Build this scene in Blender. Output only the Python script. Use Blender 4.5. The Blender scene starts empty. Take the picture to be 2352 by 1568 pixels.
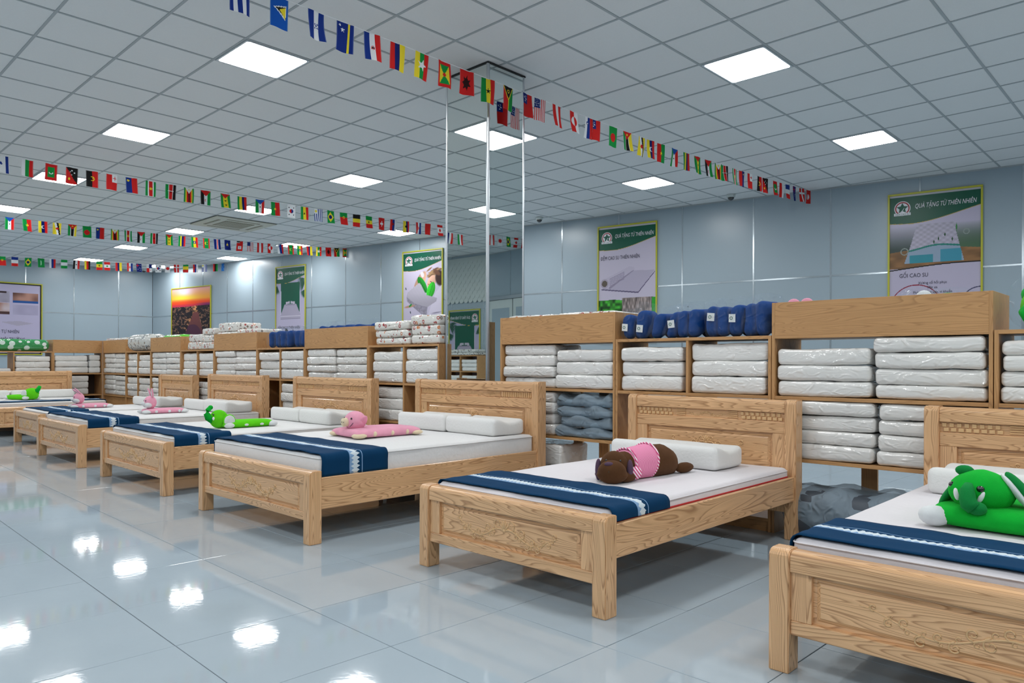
import bpy, bmesh, math, random
import numpy as np
from mathutils import Vector, Matrix, noise

# ------------------------------------------------------------------ camera, world, exposure
SC = bpy.context.scene
COL = SC.collection
CAM_H = 1.119            # camera height above the floor
YAW = 0.7648             # camera heading, radians from +Y towards -X
FPX = 1688.5             # focal length in pixels of a 2352 px wide frame
cam_data = bpy.data.cameras.new('camera')
cam_data.sensor_width = 36.0
cam_data.lens = FPX / 2352.0 * 36.0
cam_data.shift_y = (833.1 - 784.0) / 2352.0
cam_data.clip_start = 0.05
cam_data.clip_end = 200.0
cam = bpy.data.objects.new('camera', cam_data)
COL.objects.link(cam)
cam.location = (0, 0, CAM_H)
cam.rotation_euler = (Matrix.Rotation(YAW, 4, 'Z') @ Matrix.Rotation(math.pi / 2, 4, 'X')
                      @ Matrix.Rotation(math.radians(0.15), 4, 'Z')).to_euler()
SC.camera = cam

world = bpy.data.worlds.new('world')
SC.world = world
world.use_nodes = True
world.node_tree.nodes['Background'].inputs[0].default_value = (0.55, 0.62, 0.68, 1)
world.node_tree.nodes['Background'].inputs[1].default_value = 0.05

SC.view_settings.view_transform = 'Standard'
SC.view_settings.look = 'None'
SC.view_settings.exposure = 0.0
SC.view_settings.gamma = 1.0
SC.view_settings.use_curve_mapping = False
LAMP_STRENGTH = 29.5                # emission of the LED ceiling panels
SC.cycles.max_bounces = 6
SC.cycles.diffuse_bounces = 3
SC.cycles.glossy_bounces = 4
SC.cycles.transmission_bounces = 2
SC.cycles.transparent_max_bounces = 6
SC.cycles.caustics_reflective = False
SC.cycles.caustics_refractive = False
SC.cycles.adaptive_threshold = 0.05
LAMP_COLOR = (0.985, 0.995, 0.99)

# ------------------------------------------------------------------ room numbers
ZC = 3.9245              # ceiling height
TC = 0.641               # ceiling grid pitch
GX, GY = -6.086, 1.0783  # one ceiling grid crossing
XL, XR, YF = -23.95, 9.2, -9.5
YP, XP = -3.4, -11.0      # partition that closes the room behind the left half of the beds
WP = Vector((-10.241, 11.036))            # point of the slanting back wall
WD = Vector((1, 0.165)).normalized()      # its direction
random.seed(7)


def wall_y(x):
    return WP.y + (x - WP.x) * WD.y / WD.x


# ------------------------------------------------------------------ helpers
def lin(c):
    if isinstance(c, str):
        c = c.lstrip('#')
        c = [int(c[i:i + 2], 16) / 255.0 for i in (0, 2, 4)]
    return tuple((v / 12.92) if v <= 0.04045 else ((v + 0.055) / 1.055) ** 2.4 for v in c)


def lin_arr(a):
    a = np.clip(a, 0, 1)
    return np.where(a <= 0.04045, a / 12.92, ((a + 0.055) / 1.055) ** 2.4)


def link(o, parent=None):
    COL.objects.link(o)
    if parent is not None:
        o.parent = parent
    return o


def tag(o, label=None, cat=None, group=None, kind=None):
    if label: o['label'] = label
    if cat: o['category'] = cat
    if group: o['group'] = group
    if kind: o['kind'] = kind
    return o


def empty(name, loc=(0, 0, 0), rz=0.0):
    o = bpy.data.objects.new(name, None)
    o.empty_display_size = 0.1
    COL.objects.link(o)
    o.location = loc
    o.rotation_euler = (0, 0, rz)
    return o


def add(name, data, mat=None, parent=None, smooth=False, loc=None, rot=None):
    """link mesh data as one object"""
    if mat is not None and not data.materials:
        data.materials.append(mat)
    if smooth:
        data.polygons.foreach_set('use_smooth', [True] * len(data.polygons))
    o = bpy.data.objects.new(name, data)
    link(o, parent)
    if loc is not None: o.location = loc
    if rot is not None: o.rotation_euler = rot
    return o


class MB:
    """collects shapes for one mesh"""
    def __init__(self):
        self.v, self.f = [], []

    def put(self, vs, fs, M=None):
        n = len(self.v)
        if M is not None:
            vs = [tuple(M @ Vector(p)) for p in vs]
        self.v += [tuple(p) for p in vs]
        self.f += [tuple(i + n for i in q) for q in fs]
        return self

    def box(self, x0, x1, y0, y1, z0, z1, M=None):
        vs = [(x0, y0, z0), (x1, y0, z0), (x1, y1, z0), (x0, y1, z0), (x0, y0, z1), (x1, y0, z1), (x1, y1, z1), (x0, y1, z1)]
        fs = [(0, 3, 2, 1), (4, 5, 6, 7), (0, 1, 5, 4), (1, 2, 6, 5), (2, 3, 7, 6), (3, 0, 4, 7)]
        return self.put(vs, fs, M)

    def tube(self, pts, rad, sides=6, cap=True):
        pts = [Vector(p) for p in pts]
        n = len(pts)
        rads = rad if isinstance(rad, (list, tuple)) else [rad] * n
        base = len(self.v)
        up = Vector((0.13, 0.21, 1)).normalized()
        for i, p in enumerate(pts):
            t = (pts[min(i + 1, n - 1)] - pts[max(i - 1, 0)])
            if t.length < 1e-9: t = Vector((0, 0, 1))
            t.normalize()
            a = t.cross(up)
            if a.length < 1e-3: a = t.cross(Vector((1, 0, 0)))
            a.normalize()
            b = t.cross(a)
            for k in range(sides):
                w = 2 * math.pi * k / sides
                q = p + (a * math.cos(w) + b * math.sin(w)) * rads[i]
                self.v.append(tuple(q))
        for i in range(n - 1):
            for k in range(sides):
                k2 = (k + 1) % sides
                self.f.append((base + i * sides + k, base + i * sides + k2, base + (i + 1) * sides + k2, base + (i + 1) * sides + k))
        if cap:
            self.f.append(tuple(base + k for k in range(sides)))
            self.f.append(tuple(base + (n - 1) * sides + k for k in reversed(range(sides))))
        return self

    def ball(self, c, r, nu=16, nv=10, M=None, fn=None):
        """ellipsoid, radii r, optional vertex function on the unit sphere"""
        vs, fs = [], []
        for j in range(nv + 1):
            th = math.pi * j / nv
            if j in (0, nv):
                ring = [(0, 0, math.cos(th))]
            else:
                ring = [(math.sin(th) * math.cos(2 * math.pi * i / nu), math.sin(th) * math.sin(2 * math.pi * i / nu), math.cos(th)) for i in range(nu)]
            vs.append(ring)
        idx, flat = [], []
        for ring in vs:
            idx.append(list(range(len(flat), len(flat) + len(ring))))
            for p in ring:
                q = fn(p) if fn else p
                flat.append((c[0] + q[0] * r[0], c[1] + q[1] * r[1], c[2] + q[2] * r[2]))
        for j in range(nv):
            a, b = idx[j], idx[j + 1]
            for i in range(nu):
                i2 = (i + 1) % nu
                if len(a) == 1: fs.append((a[0], b[i], b[i2]))
                elif len(b) == 1: fs.append((a[i], b[0], a[i2]))
                else: fs.append((a[i], b[i], b[i2], a[i2]))
        return self.put(flat, fs, M)

    def prism(self, prof, x0, x1, M=None):
        """closed (y,z) profile pushed along x"""
        n = len(prof)
        vs = [(x0, p[0], p[1]) for p in prof] + [(x1, p[0], p[1]) for p in prof]
        fs = [(i, (i + 1) % n, n + (i + 1) % n, n + i) for i in range(n)]
        fs += [tuple(reversed(range(n))), tuple(range(n, 2 * n))]
        return self.put(vs, fs, M)

    def data(self, name):
        me = bpy.data.meshes.new(name)
        me.from_pydata(self.v, [], self.f)
        bm = bmesh.new(); bm.from_mesh(me)
        bmesh.ops.recalc_face_normals(bm, faces=bm.faces)
        bm.to_mesh(me); bm.free()
        return me

    def build(self, name, mat, parent=None, smooth=False, bevel=0.0, loc=None, rot=None, seg=1):
        me = self.data(name)
        if bevel > 0:
            bm = bmesh.new(); bm.from_mesh(me)
            ed = [e for e in bm.edges if len(e.link_faces) == 2 and e.calc_face_angle(0) > 0.6]
            bmesh.ops.bevel(bm, geom=ed, offset=bevel, segments=seg, affect='EDGES', clamp_overlap=True)
            bm.to_mesh(me); bm.free()
        return add(name, me, mat, parent, smooth, loc, rot)


def superbox(size, r, n=(4, 3, 3), amp=0.0, freq=6.0, seed=0.0, fn=None):
    """rounded box centred in x,y and standing on z=0; returns verts, faces"""
    h = [s / 2 for s in size]
    r = min(r, min(h) * 0.98)
    ax = []
    for k in range(3):
        a = h[k] - r
        inner = [-a + 2 * a * i / n[k] for i in range(n[k] + 1)]
        ax.append([-h[k], -a - 0.414 * r] + inner + [a + 0.414 * r, h[k]])
    key, vs, fs = {}, [], []

    def vert(i, j, k):
        kk = (i, j, k)
        if kk not in key:
            p = Vector((ax[0][i], ax[1][j], ax[2][k]))
            q = Vector([max(-(h[d] - r), min(h[d] - r, p[d])) for d in range(3)])
            nn = p - q
            if nn.length > 1e-9: nn.normalize()
            s = q + nn * r
            if amp:
                s += nn * (noise.noise((s + Vector((seed, seed * 1.7, seed * 0.6))) * freq) * amp)
            if fn: s = fn(s)
            key[kk] = len(vs)
            vs.append((s.x, s.y, s.z + h[2]))
        return key[kk]
    N = [len(a) - 1 for a in ax]
    for d, (u, w) in enumerate(((1, 2), (2, 0), (0, 1))):
        for side in (0, N[d]):
            for a in range(N[u]):
                for b in range(N[w]):
                    def at(x, y):
                        ijk = [0, 0, 0]; ijk[d] = side; ijk[u] = x; ijk[w] = y
                        return vert(*ijk)
                    q = (at(a, b), at(a + 1, b), at(a + 1, b + 1), at(a, b + 1))
                    fs.append(q if side else tuple(reversed(q)))
    return vs, fs


def mesh_from(name, vs, fs):
    me = bpy.data.meshes.new(name)
    me.from_pydata(vs, [], fs)
    return me


def sheet(P, t):
    """thin closed sheet over a grid of points P[i][j], thickness t; returns verts, faces, uv per vertex"""
    m, n = len(P), len(P[0])
    V = [[Vector(p) for p in row] for row in P]
    top, bot = [], []
    for i in range(m):
        for j in range(n):
            du = V[min(i + 1, m - 1)][j] - V[max(i - 1, 0)][j]
            dv = V[i][min(j + 1, n - 1)] - V[i][max(j - 1, 0)]
            nn = du.cross(dv)
            if nn.length > 1e-12: nn.normalize()
            top.append(tuple(V[i][j] + nn * t / 2)); bot.append(tuple(V[i][j] - nn * t / 2))
    K = m * n
    fs = []
    for i in range(m - 1):
        for j in range(n - 1):
            a, b, c, d = i * n + j, (i + 1) * n + j, (i + 1) * n + j + 1, i * n + j + 1
            fs.append((a, b, c, d)); fs.append((K + d, K + c, K + b, K + a))
    for i in range(m - 1):
        fs.append((i * n, K + i * n, K + (i + 1) * n, (i + 1) * n))
        a = i * n + n - 1; b = (i + 1) * n + n - 1
        fs.append((a, b, K + b, K + a))
    for j in range(n - 1):
        fs.append((j, j + 1, K + j + 1, K + j))
        a = (m - 1) * n + j
        fs.append((a, K + a, K + a + 1, a + 1))
    return top + bot, fs


def copy_tree(o, parent=None):
    c = o.copy(); COL.objects.link(c); c.parent = parent
    for ch in list(o.children):
        copy_tree(ch, c)
    return c


# ------------------------------------------------------------------ materials
MATS = {}


def new_mat(name):
    m = bpy.data.materials.new(name); m.use_nodes = True
    nt = m.node_tree
    b = nt.nodes['Principled BSDF']
    MATS[name] = m
    return m, nt, b


def N(nt, typ, **kw):
    n = nt.nodes.new(typ)
    for k, v in kw.items():
        setattr(n, k, v)
    return n


def plain(name, col, rough=0.5, metal=0.0, coat=0.0, spec=0.5, bump=0.0, bscale=40.0, var=0.0, vscale=5.0, sheen=0.0):
    m, nt, b = new_mat(name)
    c = lin(col)
    b.inputs['Base Color'].default_value = (*c, 1)
    b.inputs['Roughness'].default_value = rough
    b.inputs['Metallic'].default_value = metal
    b.inputs['Coat Weight'].default_value = coat
    b.inputs['Coat Roughness'].default_value = 0.1
    b.inputs['Specular IOR Level'].default_value = spec
    b.inputs['Sheen Weight'].default_value = sheen
    tc = N(nt, 'ShaderNodeTexCoord')
    if var > 0:
        nz = N(nt, 'ShaderNodeTexNoise'); nz.inputs['Scale'].default_value = vscale; nz.inputs['Detail'].default_value = 4
        nt.links.new(tc.outputs['Object'], nz.inputs['Vector'])
        mx = N(nt, 'ShaderNodeMix', data_type='RGBA')
        mx.inputs[6].default_value = (*[max(0, v * (1 - var)) for v in c], 1)
        mx.inputs[7].default_value = (*[min(1, v * (1 + var)) for v in c], 1)
        nt.links.new(nz.outputs['Fac'], mx.inputs[0]); nt.links.new(mx.outputs[2], b.inputs['Base Color'])
    if bump > 0:
        nz = N(nt, 'ShaderNodeTexNoise'); nz.inputs['Scale'].default_value = bscale; nz.inputs['Detail'].default_value = 3
        nt.links.new(tc.outputs['Object'], nz.inputs['Vector'])
        bp = N(nt, 'ShaderNodeBump'); bp.inputs['Strength'].default_value = bump; bp.inputs['Distance'].default_value = 0.01
        nt.links.new(nz.outputs['Fac'], bp.inputs['Height']); nt.links.new(bp.outputs['Normal'], b.inputs['Normal'])
    return m


def wood(name, light, dark, axis, lines=26.0, rough=0.3, coat=0.25, across=5.0, along=0.55, strength=0.75, fiber=0.25):
    """flat sawn timber: contour lines of a stretched noise field, grain along one object axis"""
    m, nt, b = new_mat(name)
    L = nt.links.new
    tc = N(nt, 'ShaderNodeTexCoord'); oi = N(nt, 'ShaderNodeObjectInfo')
    sc = [across] * 3; sc['xyz'.index(axis)] = along
    mp = N(nt, 'ShaderNodeMapping'); mp.inputs['Scale'].default_value = sc
    ml = N(nt, 'ShaderNodeMath', operation='MULTIPLY'); ml.inputs[1].default_value = 37.0
    L(oi.outputs['Random'], ml.inputs[0])
    va = N(nt, 'ShaderNodeVectorMath', operation='ADD')
    L(tc.outputs['Object'], va.inputs[0])
    cb = N(nt, 'ShaderNodeCombineXYZ')
    for i in range(3): L(ml.outputs[0], cb.inputs[i])
    L(cb.outputs[0], va.inputs[1]); L(va.outputs[0], mp.inputs['Vector'])
    n1 = N(nt, 'ShaderNodeTexNoise'); n1.inputs['Scale'].default_value = 1.0; n1.inputs['Detail'].default_value = 2.0
    n1.inputs['Roughness'].default_value = 0.45; n1.inputs['Distortion'].default_value = 0.35
    L(mp.outputs[0], n1.inputs['Vector'])
    k = N(nt, 'ShaderNodeMath', operation='MULTIPLY'); k.inputs[1].default_value = lines
    L(n1.outputs['Fac'], k.inputs[0])
    fr = N(nt, 'ShaderNodeMath', operation='FRACT'); L(k.outputs[0], fr.inputs[0])
    rp = N(nt, 'ShaderNodeValToRGB')
    e = rp.color_ramp.elements
    e[0].position = 0.0; e[0].color = (0, 0, 0, 1)
    e[1].position = 1.0; e[1].color = (0.15, 0.15, 0.15, 1)
    x = rp.color_ramp.elements.new(0.62); x.color = (0.25, 0.25, 0.25, 1)
    x = rp.color_ramp.elements.new(0.86); x.color = (1, 1, 1, 1)
    L(fr.outputs[0], rp.inputs[0])
    mp2 = N(nt, 'ShaderNodeMapping'); s2 = [170.0] * 3; s2['xyz'.index(axis)] = 3.0
    mp2.inputs['Scale'].default_value = s2
    L(va.outputs[0], mp2.inputs['Vector'])
    n2 = N(nt, 'ShaderNodeTexNoise'); n2.inputs['Scale'].default_value = 1.0; n2.inputs['Detail'].default_value = 2.0
    L(mp2.outputs[0], n2.inputs['Vector'])
    a1 = N(nt, 'ShaderNodeMath', operation='MULTIPLY'); a1.inputs[1].default_value = strength; L(rp.outputs[0], a1.inputs[0])
    a2 = N(nt, 'ShaderNodeMath', operation='MULTIPLY_ADD'); a2.inputs[1].default_value = fiber; L(n2.outputs['Fac'], a2.inputs[0]); L(a1.outputs[0], a2.inputs[2])
    mx = N(nt, 'ShaderNodeMix', data_type='RGBA')
    mx.inputs[6].default_value = (*lin(light), 1); mx.inputs[7].default_value = (*lin(dark), 1)
    L(a2.outputs[0], mx.inputs[0])
    n3 = N(nt, 'ShaderNodeTexNoise'); n3.inputs['Scale'].default_value = 1.7; L(va.outputs[0], n3.inputs['Vector'])
    hs = N(nt, 'ShaderNodeHueSaturation')
    vr = N(nt, 'ShaderNodeMapRange'); vr.inputs[3].default_value = 0.85; vr.inputs[4].default_value = 1.13; L(n3.outputs['Fac'], vr.inputs[0])
    L(vr.outputs[0], hs.inputs['Value']); L(mx.outputs[2], hs.inputs['Color']); L(hs.outputs[0], b.inputs['Base Color'])
    b.inputs['Roughness'].default_value = rough
    b.inputs['Coat Weight'].default_value = coat; b.inputs['Coat Roughness'].default_value = 0.08
    bp = N(nt, 'ShaderNodeBump'); bp.inputs['Strength'].default_value = 0.12; bp.inputs['Distance'].default_value = 0.004; bp.invert = True
    L(a2.outputs[0], bp.inputs['Height']); L(bp.outputs['Normal'], b.inputs['Normal'])
    return m


ASH_L, ASH_D = '#f0c190', '#94633a'
for ax in 'xyz':
    wood('ash_' + ax, ASH_L, ASH_D, ax, lines=36, across=9.0, along=.8, strength=.62, fiber=.25)
    wood('board_' + ax, '#cf9f6b', '#8f653c', ax, lines=26, rough=0.42, coat=0.0, across=9.0, along=0.9, strength=0.42, fiber=0.35)
plain('carve', '#deb482', 0.3, coat=0.3, var=0.12, vscale=30)
plain('foam', '#e6e6e4', 0.85, bump=0.25, bscale=55, sheen=0.2)
plain('ticking', '#e2e2e2', 0.8, bump=0.35, bscale=28, sheen=0.2)
plain('ticking_lilac', '#dedade', 0.8, bump=0.35, bscale=28, sheen=0.2)
plain('red_cloth', '#b81e1e', 0.7)
plain('alu', '#c9ced2', 0.28, metal=0.9)
plain('alu_white', '#cfd6da', 0.35, metal=0.35)
plain('dark', '#151413', 0.6)
plain('dark_wood', '#3a2a1e', 0.6, var=0.2)
plain('wall_panel', '#9cacb6', 0.30, spec=0.45, bump=0.02, bscale=3)
plain('wall_back', '#9aa5ab', 0.6)
plain('strip', '#b9c3c9', 0.16, metal=0.75)
plain('ceiling_tile', '#e4e6e6', 0.9, bump=0.15, bscale=220, var=0.03, vscale=90)
plain('ceiling_bar', '#a9b0b3', 0.6)
plain('white_plastic', '#c9c7b8', 0.5)
plain('grille', '#8f8a78', 0.7)
plain('lime_frame', '#b6b431', 0.35)
plain('grout', '#4d5558', 0.8)
plain('white_paint', '#c4cdcb', 0.5)
plain('logo_red', '#a02a30', 0.5)
plain('ink_white', '#e4e4ea', 0.5)
plain('ink_dark', '#26243c', 0.5)
plain('ink_green', '#0f5a45', 0.5)
plain('paper_tag', '#dfe2e0', 0.6)
plain('string_white', '#d8dcde', 0.6)
plain('eye_black', '#060606', 0.08, coat=1.0)
plain('eye_white', '#f2f2f2', 0.4)


def plush(name, col, dark=0.75):
    m, nt, b = new_mat(name)
    c = lin(col)
    tc = N(nt, 'ShaderNodeTexCoord')
    nz = N(nt, 'ShaderNodeTexNoise'); nz.inputs['Scale'].default_value = 14; nz.inputs['Detail'].default_value = 6
    nt.links.new(tc.outputs['Object'], nz.inputs['Vector'])
    mx = N(nt, 'ShaderNodeMix', data_type='RGBA')
    mx.inputs[6].default_value = (*[v * dark for v in c], 1); mx.inputs[7].default_value = (*[min(1, v * 1.12) for v in c], 1)
    nt.links.new(nz.outputs['Fac'], mx.inputs[0]); nt.links.new(mx.outputs[2], b.inputs['Base Color'])
    b.inputs['Roughness'].default_value = 0.95
    b.inputs['Specular IOR Level'].default_value = 0.15
    b.inputs['Sheen Weight'].default_value = 0.5; b.inputs['Sheen Tint'].default_value = (*[min(1, v * 1.5 + 0.05) for v in c], 1)
    n2 = N(nt, 'ShaderNodeTexNoise'); n2.inputs['Scale'].default_value = 260
    nt.links.new(tc.outputs['Object'], n2.inputs['Vector'])
    bp = N(nt, 'ShaderNodeBump'); bp.inputs['Strength'].default_value = 0.3; bp.inputs['Distance'].default_value = 0.004
    nt.links.new(n2.outputs['Fac'], bp.inputs['Height']); nt.links.new(bp.outputs['Normal'], b.inputs['Normal'])
    return m


plush('plush_brown', '#553822'); plush('plush_mauve', '#574356'); plush('plush_pink', '#f0a6bd'); plush('plush_cream', '#ecd8b8')
plush('plush_green', '#0fae35'); plush('plush_lime', '#62d61e'); plush('plush_white', '#dfe3e4')
plush('blue_pillow', '#0c3f80', 0.7); plush('plush_darkgreen', '#12803c')


def wrapped(name, col, tint=None, dots=False):
    """soft goods seen through a tight crinkled clear bag"""
    m, nt, b = new_mat(name)
    L = nt.links.new
    tc = N(nt, 'ShaderNodeTexCoord'); oi = N(nt, 'ShaderNodeObjectInfo')
    ad = N(nt, 'ShaderNodeVectorMath', operation='ADD'); L(tc.outputs['Object'], ad.inputs[0])
    cb = N(nt, 'ShaderNodeCombineXYZ'); ml = N(nt, 'ShaderNodeMath', operation='MULTIPLY'); ml.inputs[1].default_value = 23.0
    L(oi.outputs['Random'], ml.inputs[0])
    for i in range(3): L(ml.outputs[0], cb.inputs[i])
    L(cb.outputs[0], ad.inputs[1])
    mp = N(nt, 'ShaderNodeMapping'); mp.inputs['Rotation'].default_value = (0.3, 0.7, 0.4); mp.inputs['Scale'].default_value = (1.0, 1.0, 2.2)
    L(ad.outputs[0], mp.inputs[0])
    nz = N(nt, 'ShaderNodeTexNoise', noise_type='RIDGED_MULTIFRACTAL'); nz.inputs['Scale'].default_value = 9.0; nz.inputs['Detail'].default_value = 4.0
    nz.inputs['Distortion'].default_value = 1.6
    L(mp.outputs[0], nz.inputs['Vector'])
    pw = N(nt, 'ShaderNodeMath', operation='POWER'); pw.inputs[1].default_value = 2.2; L(nz.outputs['Fac'], pw.inputs[0])
    bp = N(nt, 'ShaderNodeBump'); bp.inputs['Strength'].default_value = 1.0; bp.inputs['Distance'].default_value = 0.075
    L(pw.outputs[0], bp.inputs['Height'])
    L(bp.outputs['Normal'], b.inputs['Coat Normal'])
    b.inputs['Coat Weight'].default_value = 1.0; b.inputs['Coat Roughness'].default_value = 0.07; b.inputs['Coat IOR'].default_value = 1.7
    b.inputs['Base Color'].default_value = (*lin(col), 1); b.inputs['Roughness'].default_value = 0.9
    bp2 = N(nt, 'ShaderNodeBump'); bp2.inputs['Strength'].default_value = 0.35; bp2.inputs['Distance'].default_value = 0.02
    L(nz.outputs['Fac'], bp2.inputs['Height']); L(bp2.outputs['Normal'], b.inputs['Normal'])
    if tint:
        # printed cloth inside: small rings and dots
        vo = N(nt, 'ShaderNodeTexVoronoi'); vo.inputs['Scale'].default_value = 19.0
        L(ad.outputs[0], vo.inputs['Vector'])
        rp = N(nt, 'ShaderNodeValToRGB'); rp.color_ramp.interpolation = 'CONSTANT'
        e = rp.color_ramp.elements
        e[0].position = 0; e[0].color = (0, 0, 0, 1); e[1].position = 0.17; e[1].color = (1, 1, 1, 1)
        x = rp.color_ramp.elements.new(0.36); x.color = (0, 0, 0, 1)
        if dots: e[0].color = (1, 1, 1, 1); vo.inputs['Scale'].default_value = 8.0; vo.inputs['Randomness'].default_value = .5
        L(vo.outputs['Distance'], rp.inputs[0])
        sp = N(nt, 'ShaderNodeSeparateColor'); L(vo.outputs['Color'], sp.inputs[0])
        gt = N(nt, 'ShaderNodeMath', operation='GREATER_THAN'); gt.inputs[1].default_value = 0.25; L(sp.outputs[0], gt.inputs[0])
        n5 = N(nt, 'ShaderNodeTexNoise'); n5.inputs['Scale'].default_value = 25.0 if not dots else 1.0; L(ad.outputs[0], n5.inputs['Vector'])
        g2 = N(nt, 'ShaderNodeMath', operation='GREATER_THAN'); g2.inputs[1].default_value = 0.36; L(n5.outputs['Fac'], g2.inputs[0])
        mu = N(nt, 'ShaderNodeMath', operation='MULTIPLY'); L(rp.outputs[0], mu.inputs[0]); L(gt.outputs[0], mu.inputs[1])
        m2 = N(nt, 'ShaderNodeMath', operation='MULTIPLY'); L(mu.outputs[0], m2.inputs[0]); L(g2.outputs[0], m2.inputs[1])
        r2 = N(nt, 'ShaderNodeValToRGB'); r2.color_ramp.interpolation = 'CONSTANT'
        e = r2.color_ramp.elements
        e[0].position = 0; e[0].color = (*lin(tint[0]), 1); e[1].position = 0.5; e[1].color = (*lin(tint[1]), 1)
        x = r2.color_ramp.elements.new(0.75); x.color = (*lin(tint[2]), 1)
        L(sp.outputs[1], r2.inputs[0])
        mx = N(nt, 'ShaderNodeMix', data_type='RGBA'); mx.inputs[6].default_value = (*lin(col), 1)
        L(m2.outputs[0], mx.inputs[0]); L(r2.outputs[0], mx.inputs[7]); L(mx.outputs[2], b.inputs['Base Color'])
    return m


wrapped('pack_white', '#e6e5e2')
wrapped('pack_print', '#e4e2dc', ('#a83a38', '#cf8150', '#86766c'))
wrapped('pack_leaf', '#cfd0cc', ('#4a4038', '#76604a', '#3a4456'))
wrapped('pack_green', '#1f8a46')
wrapped('pack_lime', '#64d22c')
wrapped('pack_mix', '#1d8f48', ('#e4ebe6', '#e4ebe6', '#d2e2d8'), True)


def clear_film(name, col, base, peak, rough=0.06, bumpd=0.03):
    """loose transparent bag: mostly see-through, with crinkle glints"""
    m, nt, b = new_mat(name)
    L = nt.links.new
    nt.nodes.remove(b)
    out = nt.nodes['Material Output']
    tr = N(nt, 'ShaderNodeBsdfTransparent'); tr.inputs[0].default_value = (0.97, 0.98, 0.99, 1)
    pb = N(nt, 'ShaderNodeBsdfPrincipled')
    pb.inputs['Base Color'].default_value = (*lin(col), 1); pb.inputs['Roughness'].default_value = rough
    tc = N(nt, 'ShaderNodeTexCoord')
    nz = N(nt, 'ShaderNodeTexNoise', noise_type='RIDGED_MULTIFRACTAL'); nz.inputs['Scale'].default_value = 11.0; nz.inputs['Detail'].default_value = 3.0
    nz.inputs['Distortion'].default_value = 1.5
    L(tc.outputs['Object'], nz.inputs['Vector'])
    bp = N(nt, 'ShaderNodeBump'); bp.inputs['Strength'].default_value = 0.8; bp.inputs['Distance'].default_value = bumpd
    L(nz.outputs['Fac'], bp.inputs['Height']); L(bp.outputs['Normal'], pb.inputs['Normal'])
    pw = N(nt, 'ShaderNodeMath', operation='POWER'); pw.inputs[1].default_value = 2.4; L(nz.outputs['Fac'], pw.inputs[0])
    mr = N(nt, 'ShaderNodeMapRange'); mr.inputs[3].default_value = base; mr.inputs[4].default_value = peak  # crinkle highlights painted in: ridges turn whiter and more opaque
    L(pw.outputs[0], mr.inputs[0])
    mx = N(nt, 'ShaderNodeMixShader')
    L(mr.outputs[0], mx.inputs[0]); L(tr.outputs[0], mx.inputs[1]); L(pb.outputs[0], mx.inputs[2])
    L(mx.outputs[0], out.inputs[0])
    return m


clear_film('clear_bag', '#eef4f8', 0.03, 0.75, bumpd=.07)
clear_film('sheer_bag', '#a3b7c6', 0.48, 0.66, rough=0.6)
plain('sheer_core', '#7d92a2', 0.7, var=0.2, vscale=8)
plain('sheer_dark', '#454d57', 0.55, var=0.25, vscale=5)


def print_mat(name, rough=0.4, coat=0.0, translucent=0.0):
    m, nt, b = new_mat(name)
    at = N(nt, 'ShaderNodeAttribute', attribute_name='Col')
    nt.links.new(at.outputs['Color'], b.inputs['Base Color'])
    b.inputs['Roughness'].default_value = rough; b.inputs['Coat Weight'].default_value = coat
    b.inputs['Specular IOR Level'].default_value = 0.3
    if translucent:
        tl = N(nt, 'ShaderNodeBsdfTranslucent'); nt.links.new(at.outputs['Color'], tl.inputs[0])
        mx = N(nt, 'ShaderNodeMixShader'); mx.inputs[0].default_value = translucent
        nt.links.new(b.outputs[0], mx.inputs[1]); nt.links.new(tl.outputs[0], mx.inputs[2])
        nt.links.new(mx.outputs[0], nt.nodes['Material Output'].inputs[0])
    return m


print_mat('poster_print', 0.35)
print_mat('flag_cloth', 0.8, translucent=0.35)

# polished floor tile
m, nt, b = new_mat('floor_tile')
tc = N(nt, 'ShaderNodeTexCoord'); oi = N(nt, 'ShaderNodeObjectInfo'); ge = N(nt, 'ShaderNodeNewGeometry')
nz = N(nt, 'ShaderNodeTexNoise'); nz.inputs['Scale'].default_value = 2.2; nz.inputs['Detail'].default_value = 5
nt.links.new(ge.outputs['Position'], nz.inputs['Vector'])
mx = N(nt, 'ShaderNodeMix', data_type='RGBA'); mx.inputs[6].default_value = (*lin('#a2b0ba'), 1); mx.inputs[7].default_value = (*lin('#b0bdc6'), 1)
nt.links.new(nz.outputs['Fac'], mx.inputs[0]); nt.links.new(mx.outputs[2], b.inputs['Base Color'])
b.inputs['Roughness'].default_value = 0.05; b.inputs['IOR'].default_value = 1.52
n2 = N(nt, 'ShaderNodeTexNoise'); n2.inputs['Scale'].default_value = 26; n2.inputs['Detail'].default_value = 2
nt.links.new(ge.outputs['Position'], n2.inputs['Vector'])
bp = N(nt, 'ShaderNodeBump'); bp.inputs['Strength'].default_value = 0.035; bp.inputs['Distance'].default_value = 0.004
nt.links.new(n2.outputs['Fac'], bp.inputs['Height']); nt.links.new(bp.outputs['Normal'], b.inputs['Normal'])

m, nt, b = new_mat('mirror')
b.inputs['Base Color'].default_value = (0.80, 0.865, 0.85, 1); b.inputs['Metallic'].default_value = 1.0; b.inputs['Roughness'].default_value = 0.012

m, nt, b = new_mat('lamp')
b.inputs['Base Color'].default_value = (0.8, 0.8, 0.8, 1)
b.inputs['Emission Color'].default_value = (*LAMP_COLOR, 1); b.inputs['Emission Strength'].default_value = LAMP_STRENGTH

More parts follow.
